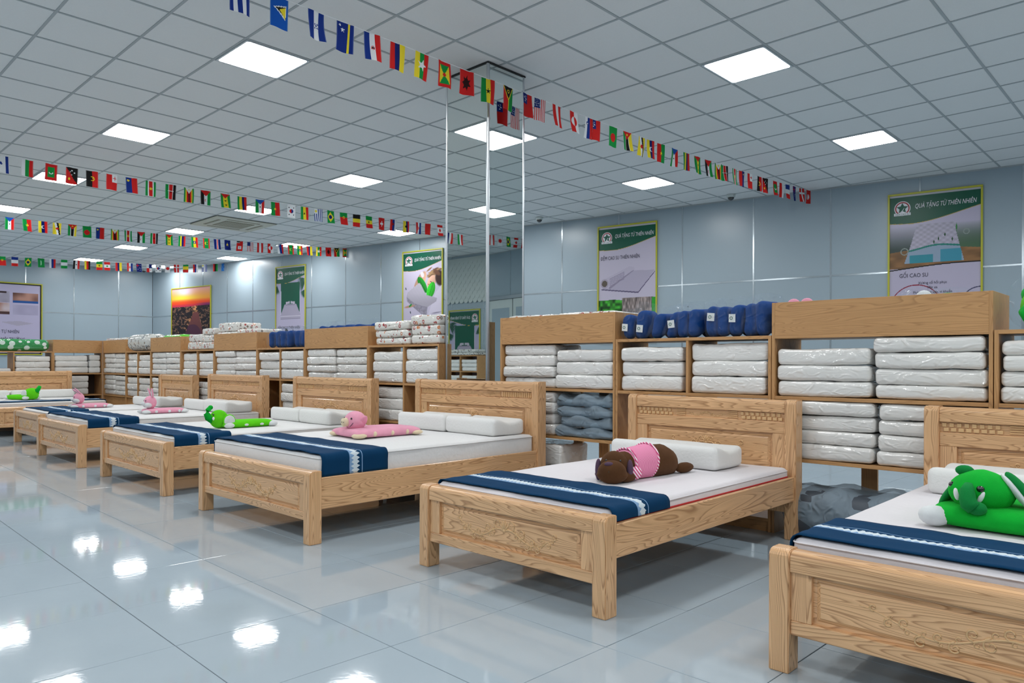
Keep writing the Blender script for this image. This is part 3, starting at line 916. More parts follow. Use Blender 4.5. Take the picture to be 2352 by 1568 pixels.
us = [('v', [R_, W_] * 6 + [R_]), ('rect', 0, 0, .55, .42, '#1c2f6e')] + [('star', .07 + .135 * i, .05 + .09 * j, .045, W_) for i in range(4) for j in range(4)]
FLAGS = {
 'stripes': [('v', [B_, W_, B_, W_, B_])],
 'lucia': [('rect', 0, 0, 1, 1, '#0a4fa8'), ('poly', [(.18, .35), (.88, .22), (.86, .70)], W_), ('poly', [(.28, .36), (.85, .26), (.84, .62)], K_), ('poly', [(.5, .4), (.86, .27), (.86, .68)], Y_)],
 'honduras': [('v', [B_, W_, B_])] + [('star', x, y, .07, B_) for x, y in ((.42, .44), (.6, .44), (.5, .5), (.42, .57), (.6, .57))],
 'curacao': [('rect', 0, 0, 1, 1, '#0f2a78'), ('rect', .64, 0, .78, 1, Y_), ('star', .18, .12, .09, W_), ('star', .34, .27, .13, W_)],
 'paraguay': [('v', [B_, W_, R_]), ('ring', .52, .52, .07, .11, R_), ('disc', .52, .52, .05, K_)],
 'rby': [('v', [R_, NV, Y_], [1, 1, 1.2])],
 'yby': [('v', [Y_, NV, R_])],
 'myanmar': [('v', [Y_, G_, R_]), ('star', .5, .48, .33, W_, .3)],
 'grenada': [('rect', 0, 0, 1, 1, R_), ('rect', .15, .13, .85, .87, Y_), ('poly', [(.15, .13), (.85, .13), (.5, .5)], G_), ('poly', [(.15, .87), (.85, .87), (.5, .5)], G_), ('disc', .5, .5, .1, R_)],
 'albania': [('rect', 0, 0, 1, 1, R_), ('poly', star_pts(.5, .5, .32, .2, 7, .55), '#2a0c0c')],
 'ghana': [('v', [G_, Y_, R_]), ('star', .48, .52, .17, K_)],
 'vanuatu': [('v', [R_, G_]), ('poly', [(0, 0), (1, 0), (.5, .55)], K_), ('rect', .46, .5, .54, 1, Y_), ('poly', [(0, 0), (.06, 0), (.52, .55), (.46, .58)], Y_), ('poly', [(1, 0), (.94, 0), (.48, .55), (.54, .58)], Y_), ('ring', .5, .2, .07, .12, Y_)],
 'samoa': [('rect', 0, 0, 1, 1, R_), ('rect', 0, 0, .5, .46, '#1c2a74')] + [('star', x, y, .07, W_) for x, y in ((.14, .17), (.3, .12), (.38, .24), (.25, .33), (.3, .22))],
 'usa': us,
 'austria': [('v', [R_, W_, R_])],
 'greenland': [('v', [R_, W_]), ('half', .48, .46, .32, W_, R_)],
 'slovenia': [('v', [W_, B_, R_]), ('disc', .32, .28, .12, B_), ('disc', .36, .3, .06, W_)],
 'bangla': [('rect', 0, 0, 1, 1, G_), ('disc', .48, .55, .32, R_)],
 'mozambique': [('v', [G_, W_, K_, W_, Y_], [5, 1, 5, 1, 5]), ('poly', [(0, 0), (1, 0), (.5, .42)], R_), ('star', .5, .16, .13, Y_)],
 'brunei': [('rect', 0, 0, 1, 1, Y_), ('poly', [(.15, 0), (.4, 0), (.75, 1), (.5, 1)], W_), ('poly', [(.4, 0), (.62, 0), (.95, 1), (.75, 1)], K_), ('disc', .5, .5, .15, R_)],
 'venezuela': [('v', [Y_, NV, R_]), ('moon', .5, .5, .2, W_, .1, 0)],
 'burkina': [('v', [G_, R_]), ('star', .5, .5, .18, Y_)],
 'burkina2': [('v', [R_, G_]), ('star', .5, .5, .18, Y_)],
 'eqguinea': [('v', [G_, W_, R_]), ('poly', [(0, 0), (1, 0), (.5, .35)], '#1c4fa0'), ('disc', .5, .55, .06, K_)],
 'mauritius': [('v', [G_, Y_, NV, R_])],
 'saotome': [('v', [G_, Y_, G_], [1, 1.4, 1]), ('poly', [(0, 0), (1, 0), (.5, .32)], R_), ('star', .5, .5, .13, K_), ('star', .5, .8, .13, K_)],
 'sahara': [('v', [K_, W_, G_]), ('poly', [(0, 0), (1, 0), (.5, .42)], R_), ('moon', .5, .7, .13, R_, .05, 0)],
 'zimbabwe': [('v', [G_, Y_, R_, K_, R_, Y_, G_]), ('poly', [(.1, 0), (.9, 0), (.5, .4)], W_), ('star', .5, .14, .13, Y_)],
 'kenya': [('v', [G_, W_, R_, W_, K_], [5, 1, 5, 1, 5]), ('disc', .5, .48, .13, '#7a1414'), ('rect', .2, .44, .8, .47, '#e8e0e0')],
 'suriname': [('v', [G_, W_, R_, W_, G_], [2, 1, 3.5, 1, 2]), ('star', .5, .5, .2, Y_)],
 'liecht': [('v', [B_, R_]), ('disc', .22, .2, .1, Y_)],
 'tonga': [('rect', 0, 0, 1, 1, R_), ('rect', .48, 0, 1, .5, W_), ('rect', .7, .12, .78, .38, R_), ('rect', .58, .22, .9, .28, R_)],
 'angola': [('v', [K_, R_]), ('moon', .5, .48, .2, Y_, -.06, 0), ('star', .56, .42, .07, Y_)],
 'png': [('poly', [(0, 0), (1, 0), (1, 1)], K_), ('poly', [(0, 0), (1, 1), (0, 1)], R_)] + [('star', x, y, .07, W_) for x, y in ((.5, .18), (.72, .3), (.5, .42), (.36, .28))] + [('disc', .3, .7, .1, Y_)],
 'maldives': [('rect', 0, 0, 1, 1, R_), ('rect', .24, .2, .76, .82, G_), ('moon', .5, .52, .15, W_, 0, -.06)],
 'peru_t': [('v', [R_, W_])],
 'france_h': [('h', [B_, W_, R_])],
 'australia': [('rect', 0, 0, 1, 1, NV), ('rect', 0, .2, .5, .26, R_), ('rect', .2, 0, .28, .45, R_)] + [('star', x, y, .08, W_) for x, y in ((.75, .2), (.6, .5), (.85, .55), (.7, .8), (.3, .7))],
 'denmark': [('rect', 0, 0, 1, 1, R_), ('rect', .42, 0, .58, 1, W_), ('rect', 0, .3, 1, .41, W_)],
 'tunisia': [('rect', 0, 0, 1, 1, R_), ('disc', .5, .5, .28, W_), ('moon', .5, .5, .2, R_, .07, 0)],
 'israel': [('v', [B_, W_, B_, W_], [0.01, 5, 1.6, .6]), ('star', .35, .45, .16, B_), ('star', .35, .45, .16, B_, math.pi)],
 'bulgaria': [('v', [W_, G_, R_])],
 'korea': [('rect', 0, 0, 1, 1, W_), ('half', .5, .5, .24, R_, B_)] + [('rect', x, y, x + .14, y + .08, K_) for x, y in ((.15, .18), (.7, .18), (.15, .74), (.7, .74))],
 'uruguay': [('v', [B_, W_] * 4 + [B_]), ('rect', 0, 0, .45, .4, W_), ('disc', .22, .2, .14, Y_)],
 'brazil': [('rect', 0, 0, 1, 1, G_), ('poly', [(.5, .1), (.92, .5), (.5, .9), (.08, .5)], Y_), ('disc', .5, .5, .22, NV)],
 'portugal': [('h', [G_, R_], [2, 3]), ('disc', .5, .4, .14, Y_), ('disc', .5, .4, .08, R_)],
 'belgium': [('h', [K_, Y_, R_])],
 'senegal': [('h', [G_, Y_, R_]), ('star', .5, .5, .17, K_)],
 'swiss': [('rect', 0, 0, 1, 1, R_), ('rect', .42, .28, .58, .74, W_), ('rect', .2, .44, .8, .58, W_)],
 'serbia': [('v', [R_, B_, W_]), ('disc', .42, .4, .15, '#8a1a1a')],
 'ecuador': [('v', [Y_, NV, R_], [2, 1, 1]), ('disc', .5, .48, .17, K_)],
 'croatia': [('v', [R_, W_, B_]), ('disc', .48, .5, .2, '#e08080')],
 'morocco': [('rect', 0, 0, 1, 1, R_), ('star', .5, .5, .14, '#7a4a1c')],
 'canada': [('h', [R_, W_, R_], [1, 2, 1]), ('disc', .5, .5, .2, R_)],
 'iran': [('v', [G_, W_, R_])], 'liberia': us[:1] + [('rect', 0, 0, .5, .3, NV), ('star', .25, .15, .12, W_)],
 'puerto': [('v', [R_, W_, R_, W_, R_]), ('poly', [(0, 0), (1, 0), (.5, .45)], NV), ('star', .5, .16, .12, W_)],
 'ethiopia': [('v', [G_, Y_, R_]), ('disc', .5, .5, .22, B_), ('star', .5, .5, .14, Y_)],
 'mauritania': [('v', [R_, G_, R_], [1, 3, 1]), ('moon', .5, .5, .22, Y_, .06, 0)],
 'verde': [('rect', 0, 0, 1, 1, NV), ('v', [NV, W_, R_, W_, NV], [4, 1, 1, 1, 3])],
 'congo': [('rect', 0, 0, 1, 1, NV), ('star', .5, .45, .25, Y_)],
 'wallis': [('rect', 0, 0, 1, 1, R_), ('rect', 0, 0, .5, .12, K_), ('rect', 0, .12, .5, .2, W_), ('rect', .28, .48, .75, .82, W_), ('star', .5, .65, .15, R_, 0)],
 'saudi': [('rect', 0, 0, 1, 1, G_), ('rect', .42, .25, .5, .75, '#8fc9a4'), ('rect', .56, .3, .6, .7, '#8fc9a4')],
 'russia': [('v', [W_, B_, R_])], 'nigeria': [('h', [G_, W_, G_])], 'egypt': [('v', [K_, W_, R_]), ('disc', .5, .5, .1, K_)],
 'germany': [('v', [Y_, R_, K_])], 'peru_h': [('h', [R_, W_, R_]), ('disc', .5, .5, .15, G_)], 'panama': [('rect', .5, 0, 1, .5, NV), ('rect', 0, .5, .5, 1, R_), ('star', .25, .25, .1, NV), ('star', .75, .75, .1, R_)],
 'japan': [('disc', .5, .5, .3, R_)], 'gyr': [('h', [G_, Y_, R_], [.6, 1, 1])], 'malawi': [('v', [R_, K_, G_])],
 'micronesia': [('rect', 0, 0, 1, 1, '#2f78c8')] + [('star', x, y, .07, W_) for x, y in ((.5, .25), (.3, .5), (.7, .5), (.5, .75))],
 'costa': [('v', [B_, W_, R_, W_, B_], [1, 1, 2, 1, 1])], 'dutch': [('v', [R_, W_, NV])], 'england': [('rect', .42, 0, .58, 1, R_), ('rect', 0, .42, 1, .55, R_)],
 'mexico': [('v', [R_, W_, G_])], 'liech2': [('v', [R_, NV]), ('disc', .75, .2, .08, Y_)],
}
S1 = 'stripes lucia honduras curacao paraguay rby myanmar grenada albania ghana vanuatu samoa usa austria greenland slovenia samoa bangla mozambique brunei venezuela burkina2 eqguinea mauritius saotome sahara zimbabwe kenya suriname liech2 tonga angola png maldives peru_t france_h australia denmark tunisia'.split()
Y1 = [2.29, 2.58, 2.87, 3.12, 3.36, 3.61, 3.86, 4.1, 4.36, 4.62, 4.88, 5.14, 5.32, 5.57, 5.84, 6.09, 6.21, 6.52, 6.78, 7.07, 7.25, 7.47, 7.77, 8.04, 8.31, 8.58, 8.85, 9.02, 9.3, 9.51, 9.75, 10.05, 10.24, 10.56, 10.8, 11.01, 11.26, 11.53, 11.8]
S2 = 'mexico dutch england costa puerto liberia iran peru_t bangla brazil israel bulgaria maldives png angola tonga liecht suriname kenya zimbabwe sahara saotome mauritius eqguinea burkina korea ghana uruguay brazil portugal belgium senegal swiss serbia ecuador croatia morocco canada'.split()
Y2 = [2.22 - 0.26 * k for k in range(10, 0, -1)] + [2.22, 2.49, 2.76, 3.0, 3.24, 3.49, 3.74, 4.0, 4.28, 4.54, 4.79, 5.09, 5.36, 5.66, 5.92, 6.21, 6.45, 6.71, 6.95, 7.21, 7.48, 7.74, 8.02, 8.29, 8.58, 8.88, 9.11, 9.41]
S3 = 'eqguinea burkina venezuela brunei mozambique bangla liecht zimbabwe suriname sahara kenya saotome mauritius ethiopia mauritania verde congo wallis usa austria greenland slovenia mauritania ethiopia rby myanmar albania vanuatu grenada'.split()
Y3 = [3.22, 3.48, 3.73, 3.96, 4.21, 4.45, 4.68, 4.94, 5.18, 5.42, 5.67, 5.96, 6.22, 6.47, 6.72, 6.95, 7.18, 7.46, 7.7, 7.93, 8.18, 8.42, 8.68, 8.91, 9.16, 9.41, 9.67, 9.9, 10.14]
S4 = 'portugal france_h brazil saudi russia nigeria egypt germany senegal peru_h rby croatia australia panama korea japan denmark gyr serbia uruguay malawi micronesia'.split()
Y4 = [4.1, 4.35, 4.62, 4.88, 5.12, 5.37, 5.64, 5.88, 6.15, 6.33, 6.6, 6.87, 7.09, 7.35, 7.58, 7.82, 8.05, 8.3, 8.56, 8.81, 9.12, 9.37]
S0 = 'costa dutch england mexico iran austria japan brazil canada swiss kenya ghana'.split() * 4
Y0 = [0.6 + 0.25 * k for k in range(46)]
rnd = random.Random(11)


def bunting(x, names, ys, zfun, y_start, y_end, label, res):
    t = empty('flag_bunting', (x, y_start, ZC))
    tag(t, label, 'bunting', 'strings of small flags under the ceiling')
    pts = []
    for k in range(61):
        y = y_start + (y_end - y_start) * k / 60
        pts.append((0, y - y_start, zfun(y) - ZC))
    MB().tube(pts, .003, 5).build('string', M['string_white'], t)
    for nm, y in zip(names, ys):
        img = paint_flag(FLAGS[nm], res)
        w, h = .145 + rnd.uniform(-.006, .006), .215
        tilt = rnd.uniform(-.05, .05); yaw = rnd.uniform(-.14, .14); ph = rnd.uniform(0, 6); am = rnd.uniform(.004, .012); cur = rnd.uniform(-.02, .03)
        ca, sa = math.cos(yaw), math.sin(yaw)

        def pos(u, v):
            a = (u - .5) * w; b_ = -v * h
            z = am * math.sin(u * 5 + ph + v * 2) * (0.3 + v) + cur * v * v
            a2 = a + b_ * tilt
            # local: y along the string, x out, z down
            return (z * ca - a2 * sa, a2 * ca + z * sa, b_ + a * (zfun(y + .05) - zfun(y - .05)) / .1)
        f = grid_obj('flag', w, h, img, M['flag_cloth'], t, pos)
        f.location = (0, y - y_start, zfun(y) - ZC)


def sag(y0, zmin, yend, k=2.2):
    return lambda y: min(ZC - .012, zmin + (ZC - .015 - zmin) * max(0, (y - y0) / (yend - y0)) ** k)


bunting(-4.74, S1, Y1, sag(4.5, 3.672, 11.93), 1.2, wall_y(-4.74) - .03, 'flag string running past the mirror column to the right wall', 26)
bunting(-11.0, S2, Y2, sag(4.6, 3.70, wall_y(-11.0)), -3.2, wall_y(-11.0) - .03, 'flag string crossing the left half, ending behind the mirror column', 18)
bunting(-15.4, S3, Y3, sag(2.5, 3.665, wall_y(-15.4)), 1.5, wall_y(-15.4) - .03, 'middle flag string on the left, ending above the bed poster', 15)
bunting(-20.3, S4, Y4, lambda y: min(ZC - .012, 3.55 + max(0, y - 4) * .042 + max(0, y - 7) ** 2 * .025), 3.0, wall_y(-20.3) - .03, 'farthest flag string in front of the far left wall', 15)
bunting(1.2, S0, Y0, sag(4.5, 3.69, wall_y(1.2)), 0.3, wall_y(1.2) - .03, 'flag string seen only as a reflection in the mirror column', 10)


# ------------------------------------------------------------------ posters
def text(body, size, mat, parent, x, y, z=.004, align='LEFT', shear=0.0, sx=1.0, bold=0.0, name='lettering'):
    bar = body.startswith('Đ')
    cu = bpy.data.curves.new('txt', 'FONT')
    cu.body = body.replace('Đ', 'D'); cu.size = size; cu.align_x = align; cu.shear = shear; cu.offset = bold; cu.resolution_u = 2
    o = bpy.data.objects.new('txt', cu); COL.objects.link(o)
    bpy.context.view_layer.update()
    me = bpy.data.meshes.new_from_object(o.evaluated_get(bpy.context.evaluated_depsgraph_get()))
    bpy.data.objects.remove(o); bpy.data.curves.remove(cu)
    me.materials.clear()
    if bar:      # stroke of the barred D
        x0 = min(q.co.x for q in me.vertices)
        bm = bmesh.new(); bm.from_mesh(me)
        vv = [bm.verts.new((x0 + a * size, b_ * size, 0)) for a, b_ in ((-.08, .33), (.26, .33), (.26, .40), (-.08, .40))]
        bm.faces.new(vv); bm.to_mesh(me); bm.free()
    p = add(name, me, mat, parent, loc=(x, y, z)); p.scale = (sx, 1, 1)
    return p


def nz2(X, Y, f, seed=0):
    """cheap value noise on arrays"""
    def hsh(i, j):
        q = np.sin(i * 127.1 + j * 311.7 + seed * 74.7) * 43758.5453
        return q - np.floor(q)
    x, y = X * f, Y * f
    i, j = np.floor(x), np.floor(y); u, v = x - i, y - j
    u, v = u * u * (3 - 2 * u), v * v * (3 - 2 * v)
    return (hsh(i, j) * (1 - u) + hsh(i + 1, j) * u) * (1 - v) + (hsh(i, j + 1) * (1 - u) + hsh(i + 1, j + 1) * u) * v


def mixc(a, m, c):
    m = np.clip(m, 0, 1)[..., None]
    a[:] = a * (1 - m) + hexf(c) * m


LIL = '#bdb6cc'
PH = 1.79        # poster height / width


def header(a, X, Y, top=.014):
    a[Y < top] = hexf('#b9b7c0')
    edge = .185 + .018 * np.sin(X * 3.6 + .6) - .085 * np.clip(X - .25, 0, 1) ** 1.5
    m = (Y > top) & (Y < edge)
    a[m] = hexf('#0e5440')
    a[(Y >= edge) & (Y < edge + .004)] = hexf('#b59a4a')
    return edge


def p_pillow(w):
    a, X, Y = canvas(w, int(w * PH), LIL)
    sc = (Y > .15) & (Y < .52)
    base = np.clip((Y - .22) / .16, 0, 1)
    mixc(a, np.where(sc, base, 0), '#3c4a48')
    mixc(a, np.where(sc, base * (X > .6) * .8, 0), '#4f7050')
    wd = .475 - .05 * np.sin(np.clip(X, 0, 1) * math.pi)
    tb = (Y > .405 - .02 * np.sin(X * 3.1)) & (Y < .52)
    a[tb] = (hexf('#8a6440') * (0.8 + .35 * nz2(X, Y * 6, 9))[..., None])[tb]
    zig = .012 * np.abs(((Y * 60) % 1) - .5)
    t = np.clip((Y - .215) / .27, 0, 1)
    l = .30 - .135 * t ** 1.2 + zig; r = .72 + .11 * t ** 1.1 - zig
    pil = (Y > .215) & (Y < .485) & (X > l) & (X < r)
    tex = .5 + .5 * np.sin(X * 75) * np.sin(Y * 190)
    a[pil] = (hexf('#b9b3c6') * (0.88 + .14 * tex)[..., None])[pil]
    fr = pil & (Y > .385 - .03 * (X - .3) + .012 * np.sin(X * 9))
    a[fr] = hexf('#8fa2b8')
    a[fr & (np.abs(X - .36) < .13) & (Y > .43)] = hexf('#2f8a9a'); a[fr & (X > .57) & (X < .80) & (Y > .40)] = hexf('#3d8fa6')
    a[pil & (np.abs(Y - (.385 - .03 * (X - .3) + .012 * np.sin(X * 9))) < .006)] = hexf('#1d7c70')
    for cx, cy in ((.62, .30), (.50, .345), (.70, .335), (.55, .325)):
        a[(np.abs(X - cx) * 2.2 + np.abs(Y - cy) * 1.5) < .022] = hexf('#1c4a2c')
    a[(np.abs(X - .745) * 3 + np.abs(Y - .255)) < .03] = hexf('#2f7d3c')
    for cx, cy, q in ((.85, .29, .03), (.17, .40, .04)):
        d = np.hypot(X - cx, (Y - cy) * PH); a[np.abs(d - q) < .006] = hexf('#8a958f')
    e2 = .535 - .035 * np.sin(X * math.pi * .55)
    lo = Y > e2
    a[lo] = hexf('#b7b0c6'); a[(Y > e2 - .008) & (Y <= e2)] = hexf('#141010')
    for cx, cy, q, c in ((.3, .80, .29, '#8c2038'), (1.0, .78, .2, '#3d3c5c'), (.68, .83, .13, '#4a4a6a')):
        d = np.hypot(X - cx, (Y - cy) * PH); a[(np.abs(d - q) < .006) & lo & (Y < cy)] = hexf(c)
    header(a, X, Y); return a


def p_roll(w):
    a, X, Y = canvas(w, int(w * PH), '#bcb5c8')
    pm = lambda pts: poly_mask(X, Y, pts)
    a[pm([(.05, .545), (.62, .395), (.98, .40), (.70, .585)])] = hexf('#aaa3b8')
    a[pm([(.05, .54), (.70, .58), (.98, .41), (.985, .418), (.70, .592), (.05, .55)])] = hexf('#5d5672')
    a[pm([(.04, .50), (.10, .455), (.55, .355), (.63, .365), (.64, .385), (.60, .40), (.18, .535), (.07, .54)])] = hexf('#b4adc1')
    for k in range(6):
        q = .40 + k * .012
        a[(np.abs(Y - (q + .06 - (X - .18) * .21)) < .0025) & (X > .19) & (X < .46)] = hexf('#857d95')
    a[pm([(.18, .53), (.60, .395), (.64, .39), (.20, .545)])] = hexf('#8d859b')
    d = np.hypot((X - .105), (Y - .495) * PH)
    a[d < .075] = hexf('#a49cae'); a[d < .05] = hexf('#5a5148')
    gr = (Y > .63 + .03 * nz2(X, Y, 7)) & (X < .42) & (Y < .86)
    gcol = nz2(X, Y * 1.8, 22)
    a[gr] = (np.outer(gcol.ravel(), hexf('#4fb83a')).reshape(a.shape) + hexf('#0f3a14') * .6)[gr]
    mixc(a, np.where(X < .42, np.clip((Y - .60) / .05, 0, 1) * (Y < .66) * .0, 0), '#5db548')
    st = (X > .42) & (X < .96) & (Y > .625) & (Y < .86)
    a[st] = (hexf('#8a7e7c') * (.6 + .7 * nz2(X * 2, Y, 34))[..., None])[st]
    a[(X > .93) & (Y > .63)] = hexf('#2f9a36')
    header(a, X, Y); return a


def blob(a, X, Y, cx, cy, rx, ry, rot, c, soft=.06, asp=PH, shade=0.0):
    """soft-edged tilted ellipse in poster units"""
    x, y = X - cx, (Y - cy) * asp
    ca, sa = math.cos(rot), math.sin(rot)
    u, v = (x * ca + y * sa) / rx, (-x * sa + y * ca) / ry
    d = np.sqrt(u * u + v * v)
    m = np.clip((1 - d) / soft, 0, 1)
    col = hexf(c) * (1 + shade * np.clip(-v, -1, 1))[..., None] if shade else hexf(c)
    a[:] = a * (1 - m[..., None]) + col * m[..., None]
    return d < 1


def p_sleep(w):
    a, X, Y = canvas(w, int(w * PH), '#c3bbd0')
    pm = lambda pts: poly_mask(X, Y, pts)
    mixc(a, np.clip((Y - .5) / .5, 0, 1) * .35, '#a9a2b8')
    for k in range(26):      # loose hair
        blob(a, X, Y, .68 + .30 * ((k * .37) % 1), .20 + .10 * ((k * .61) % 1), .10, .022, -.5 + ((k * .53) % 1) * .9, ('#8a6a4c', '#a98660', '#6b5040')[k % 3], .5)
    blob(a, X, Y, .44, .33, .26, .11, 2.2, '#c99c84', .15, shade=.15)                       # arm and shoulder
    blob(a, X, Y, .50, .25, .07, .05, 1.1, '#d8d2da', .3)
    blob(a, X, Y, .74, .335, .15, .105, -.9, '#d8ab95', .12, shade=.12)                     # face
    blob(a, X, Y, .95, .30, .13, .17, -.2, '#3c2a28', .25)
    blob(a, X, Y, .87, .24, .12, .05, .5, '#6b4a3a', .4)
    a[(np.abs((Y - .333) - .25 * (X - .72)) < .004) & (X > .70) & (X < .75)] = hexf('#5a3030')
    blob(a, X, Y, .66, .36, .022, .010, .7, '#b2485c', .3)
    a[pm([(.84, .45), (1, .37), (1, .74), (.60, .74)])] = hexf('#cdc6d8')
    for cx, cy, rx, ry, ro, c, c2 in ((.50, .36, .19, .085, .95, '#1d8a2a', '#0f5f1c'), (.72, .425, .17, .10, -1.15, '#35bd30', '#178a20')):
        m = blob(a, X, Y, cx, cy, rx, ry, ro, c, .06, shade=.2)
        x, y = X - cx, (Y - cy) * PH
        ca, sa = math.cos(ro), math.sin(ro)
        u, v = x * ca + y * sa, -x * sa + y * ca
        a[m & (np.abs(v) < .006)] = hexf(c2)
        a[m & (np.abs(((u * 16 + np.abs(v) * 14) % 1) - .5) < .06)] *= .86
    pil = pm([(.09, .475), (.12, .43), (.42, .335), (.47, .36), (.60, .47), (.88, .51), (.86, .545), (.64, .60), (.60, .72), (.30, .60), (.12, .53)])
    rib = .84 + .2 * (.5 + .5 * np.sin((X * 1.1 + Y * .7) * 150)) * np.clip((.50 - Y) * 8 + .6, .15, 1)
    a[pil] = (hexf('#c0bac9') * rib[..., None])[pil]
    sd = pm([(.09, .475), (.13, .495), (.30, .555), (.50, .585), (.64, .60), (.60, .72), (.28, .60), (.10, .53)])
    tx = .75 + .2 * nz2(X, Y * 1.8, 42)
    a[sd] = (hexf('#aaa4b6') * tx[..., None])[sd]
    blob(a, X, Y, .17, .585, .17, .028, -.12, '#b88a74', .4)
    blob(a, X, Y, .19, .575, .055, .022, -.6, '#1f8a3a', .3)
    for cx, cy in ((.07, .39), (.19, .65)): blob(a, X, Y, cx, cy, .03, .013, 1.3, '#20303a', .3)
    blob(a, X, Y, .86, .665, .16, .018, -.1, '#8d879c', .6)
    header(a, X, Y); return a


def p_bed(w):
    a, X, Y = canvas(w, int(w * PH), '#b9b2ca')
    mixc(a, (Y < .62) * (1 - np.clip((Y - .25) / .35, 0, 1)) * .5, '#8f90b0')
    pm = lambda pts: poly_mask(X, Y, pts)
    a[pm([(.17, .20), (.82, .20), (.82, .585), (.17, .585)])] = hexf('#0c5440')
    a[(np.abs(X - .165) < .008) & (Y > .3) & (Y < .6)] = hexf('#cfc8da'); a[(np.abs(X - .825) < .008) & (Y > .3) & (Y < .6)] = hexf('#cfc8da')
    a[pm([(.30, .465), (.70, .465), (.85, .60), (.85, .65), (.15, .65), (.16, .60)])] = hexf('#a9a2b6')
    a[pm([(.34, .435), (.48, .43), (.48, .46), (.34, .465)])] = hexf('#b9b2c2'); a[pm([(.51, .43), (.65, .435), (.66, .465), (.51, .46)])] = hexf('#b9b2c2')
    a[(np.abs(Y - .475) < .004) & (X > .33) & (X < .67)] = hexf('#7a7488')
    a[(np.abs(Y - .615) < .006) & (X > .15) & (X < .85)] = hexf('#c6c0d0'); a[(np.abs(Y - .65) < .004) & (X > .15) & (X < .85)] = hexf('#8a8498')
    for k in range(13):
        an = 1.1 + k * .09
        blob(a, X, Y, .03 + .10 * math.cos(an), .20 + .085 * math.sin(an), .11, .010, an, '#1c4a3a', .5)
        an = 2.1 + k * .10
        blob(a, X, Y, 1.0 + .13 * math.cos(an), .17 + .11 * math.sin(an), .15, .012, an, '#1c4a3a', .5)
        an = 1.7 + k * .09
        blob(a, X, Y, 1.0 + .08 * math.cos(an), .29 + .07 * math.sin(an), .10, .010, an, '#24503f', .5)
    header(a, X, Y)
    return a


def p_sunset(w):
    a, X, Y = canvas(w, int(w * .75), '#f0a03a')
    mixc(a, 1 - np.clip((Y - .02) / .18, 0, 1), '#e8a89c')
    mixc(a, np.exp(-((X - .36) / .2) ** 2 - ((Y - .08) / .12) ** 2), '#d8c8de')
    mixc(a, np.exp(-((X - .3) / .35) ** 2 - ((Y - .20) / .06) ** 2) * .9, '#f0d83a')
    mixc(a, np.clip((Y - .22) / .07, 0, 1), '#ec4a1e')
    mixc(a, np.clip((Y - .31) / .06, 0, 1), '#c22a50')
    mixc(a, np.clip((X - .6) / .3, 0, 1) * np.clip((Y - .3) / .05, 0, 1), '#7a2560')
    ct = Y > .385 - .015 * X
    n = nz2(X, Y * 1.1, 60, 3) * nz2(X, Y, 23, 5)
    base = hexf('#1b1216') + np.outer((n > .34).ravel() * 1.0, hexf('#7a5a3c') * .75).reshape(a.shape)
    riv = np.abs(X - (.64 - .06 * np.clip((Y - .45) / .55, 0, 1))) < .05 + .22 * np.clip((Y - .45) / .55, 0, 1) ** 1.2
    glow = np.exp(-((X - .62 + (Y - .45) * .35) / .13) ** 2) * (n > .22)
    base = base + np.outer(np.clip(glow, 0, 1).ravel(), hexf('#a06a34') * .6).reshape(a.shape)
    a[ct] = base[ct]
    rc = hexf('#8a4a48') * (1 - .35 * Y[..., None]) + 0.0
    a[ct & riv & (Y > .50)] = rc[ct & riv & (Y > .50)]
    a[ct & (np.hypot(X - .55, Y - .97) < .22) & riv] = hexf('#4a2438')
    return a


def p_collage(w):
    a, X, Y = canvas(w, int(w * 1.72), '#b4adc8')
    for (x0, y0, x1, y1, c1, c2) in ((.02, .12, .34, .27, '#6a4a40', '#c5a088'), (.36, .12, .66, .27, '#8a8494', '#b9b3c4'), (.69, .13, .97, .27, '#5a3a34', '#c09080'), (.02, .29, .34, .43, '#9a93ae', '#aaa3bd'),
                                     (.36, .28, .66, .44, '#9a6a58', '#c9bfc9'), (.69, .30, .97, .44, '#9d97b2', '#b2abc6'), (.20, .48, .48, .62, '#9d97ae', '#aaa4ba')):
        m = (X > x0) & (X < x1) & (Y > y0) & (Y < y1)
        q = nz2((X - x0) * 6, (Y - y0) * 6, 2, x0 * 7 + y0)
        a[m] = (hexf(c1) * (1 - q[..., None]) + hexf(c2) * q[..., None])[m]
    a[(X > .40) & (X < .62) & (Y > .12) & (Y < .145)] = hexf('#3a2a2c')
    a[(X > .69) & (X < .97) & (Y > .24) & (Y < .27)] = hexf('#1d4f92')
    a[(X > .36) & (X < .66) & (Y > .405) & (Y < .44)] = hexf('#4a3030')
    a[poly_mask(X, Y, [(.56, .55), (.76, .53), (.92, .56), (.74, .60)])] = hexf('#a8a1b4')
    return a


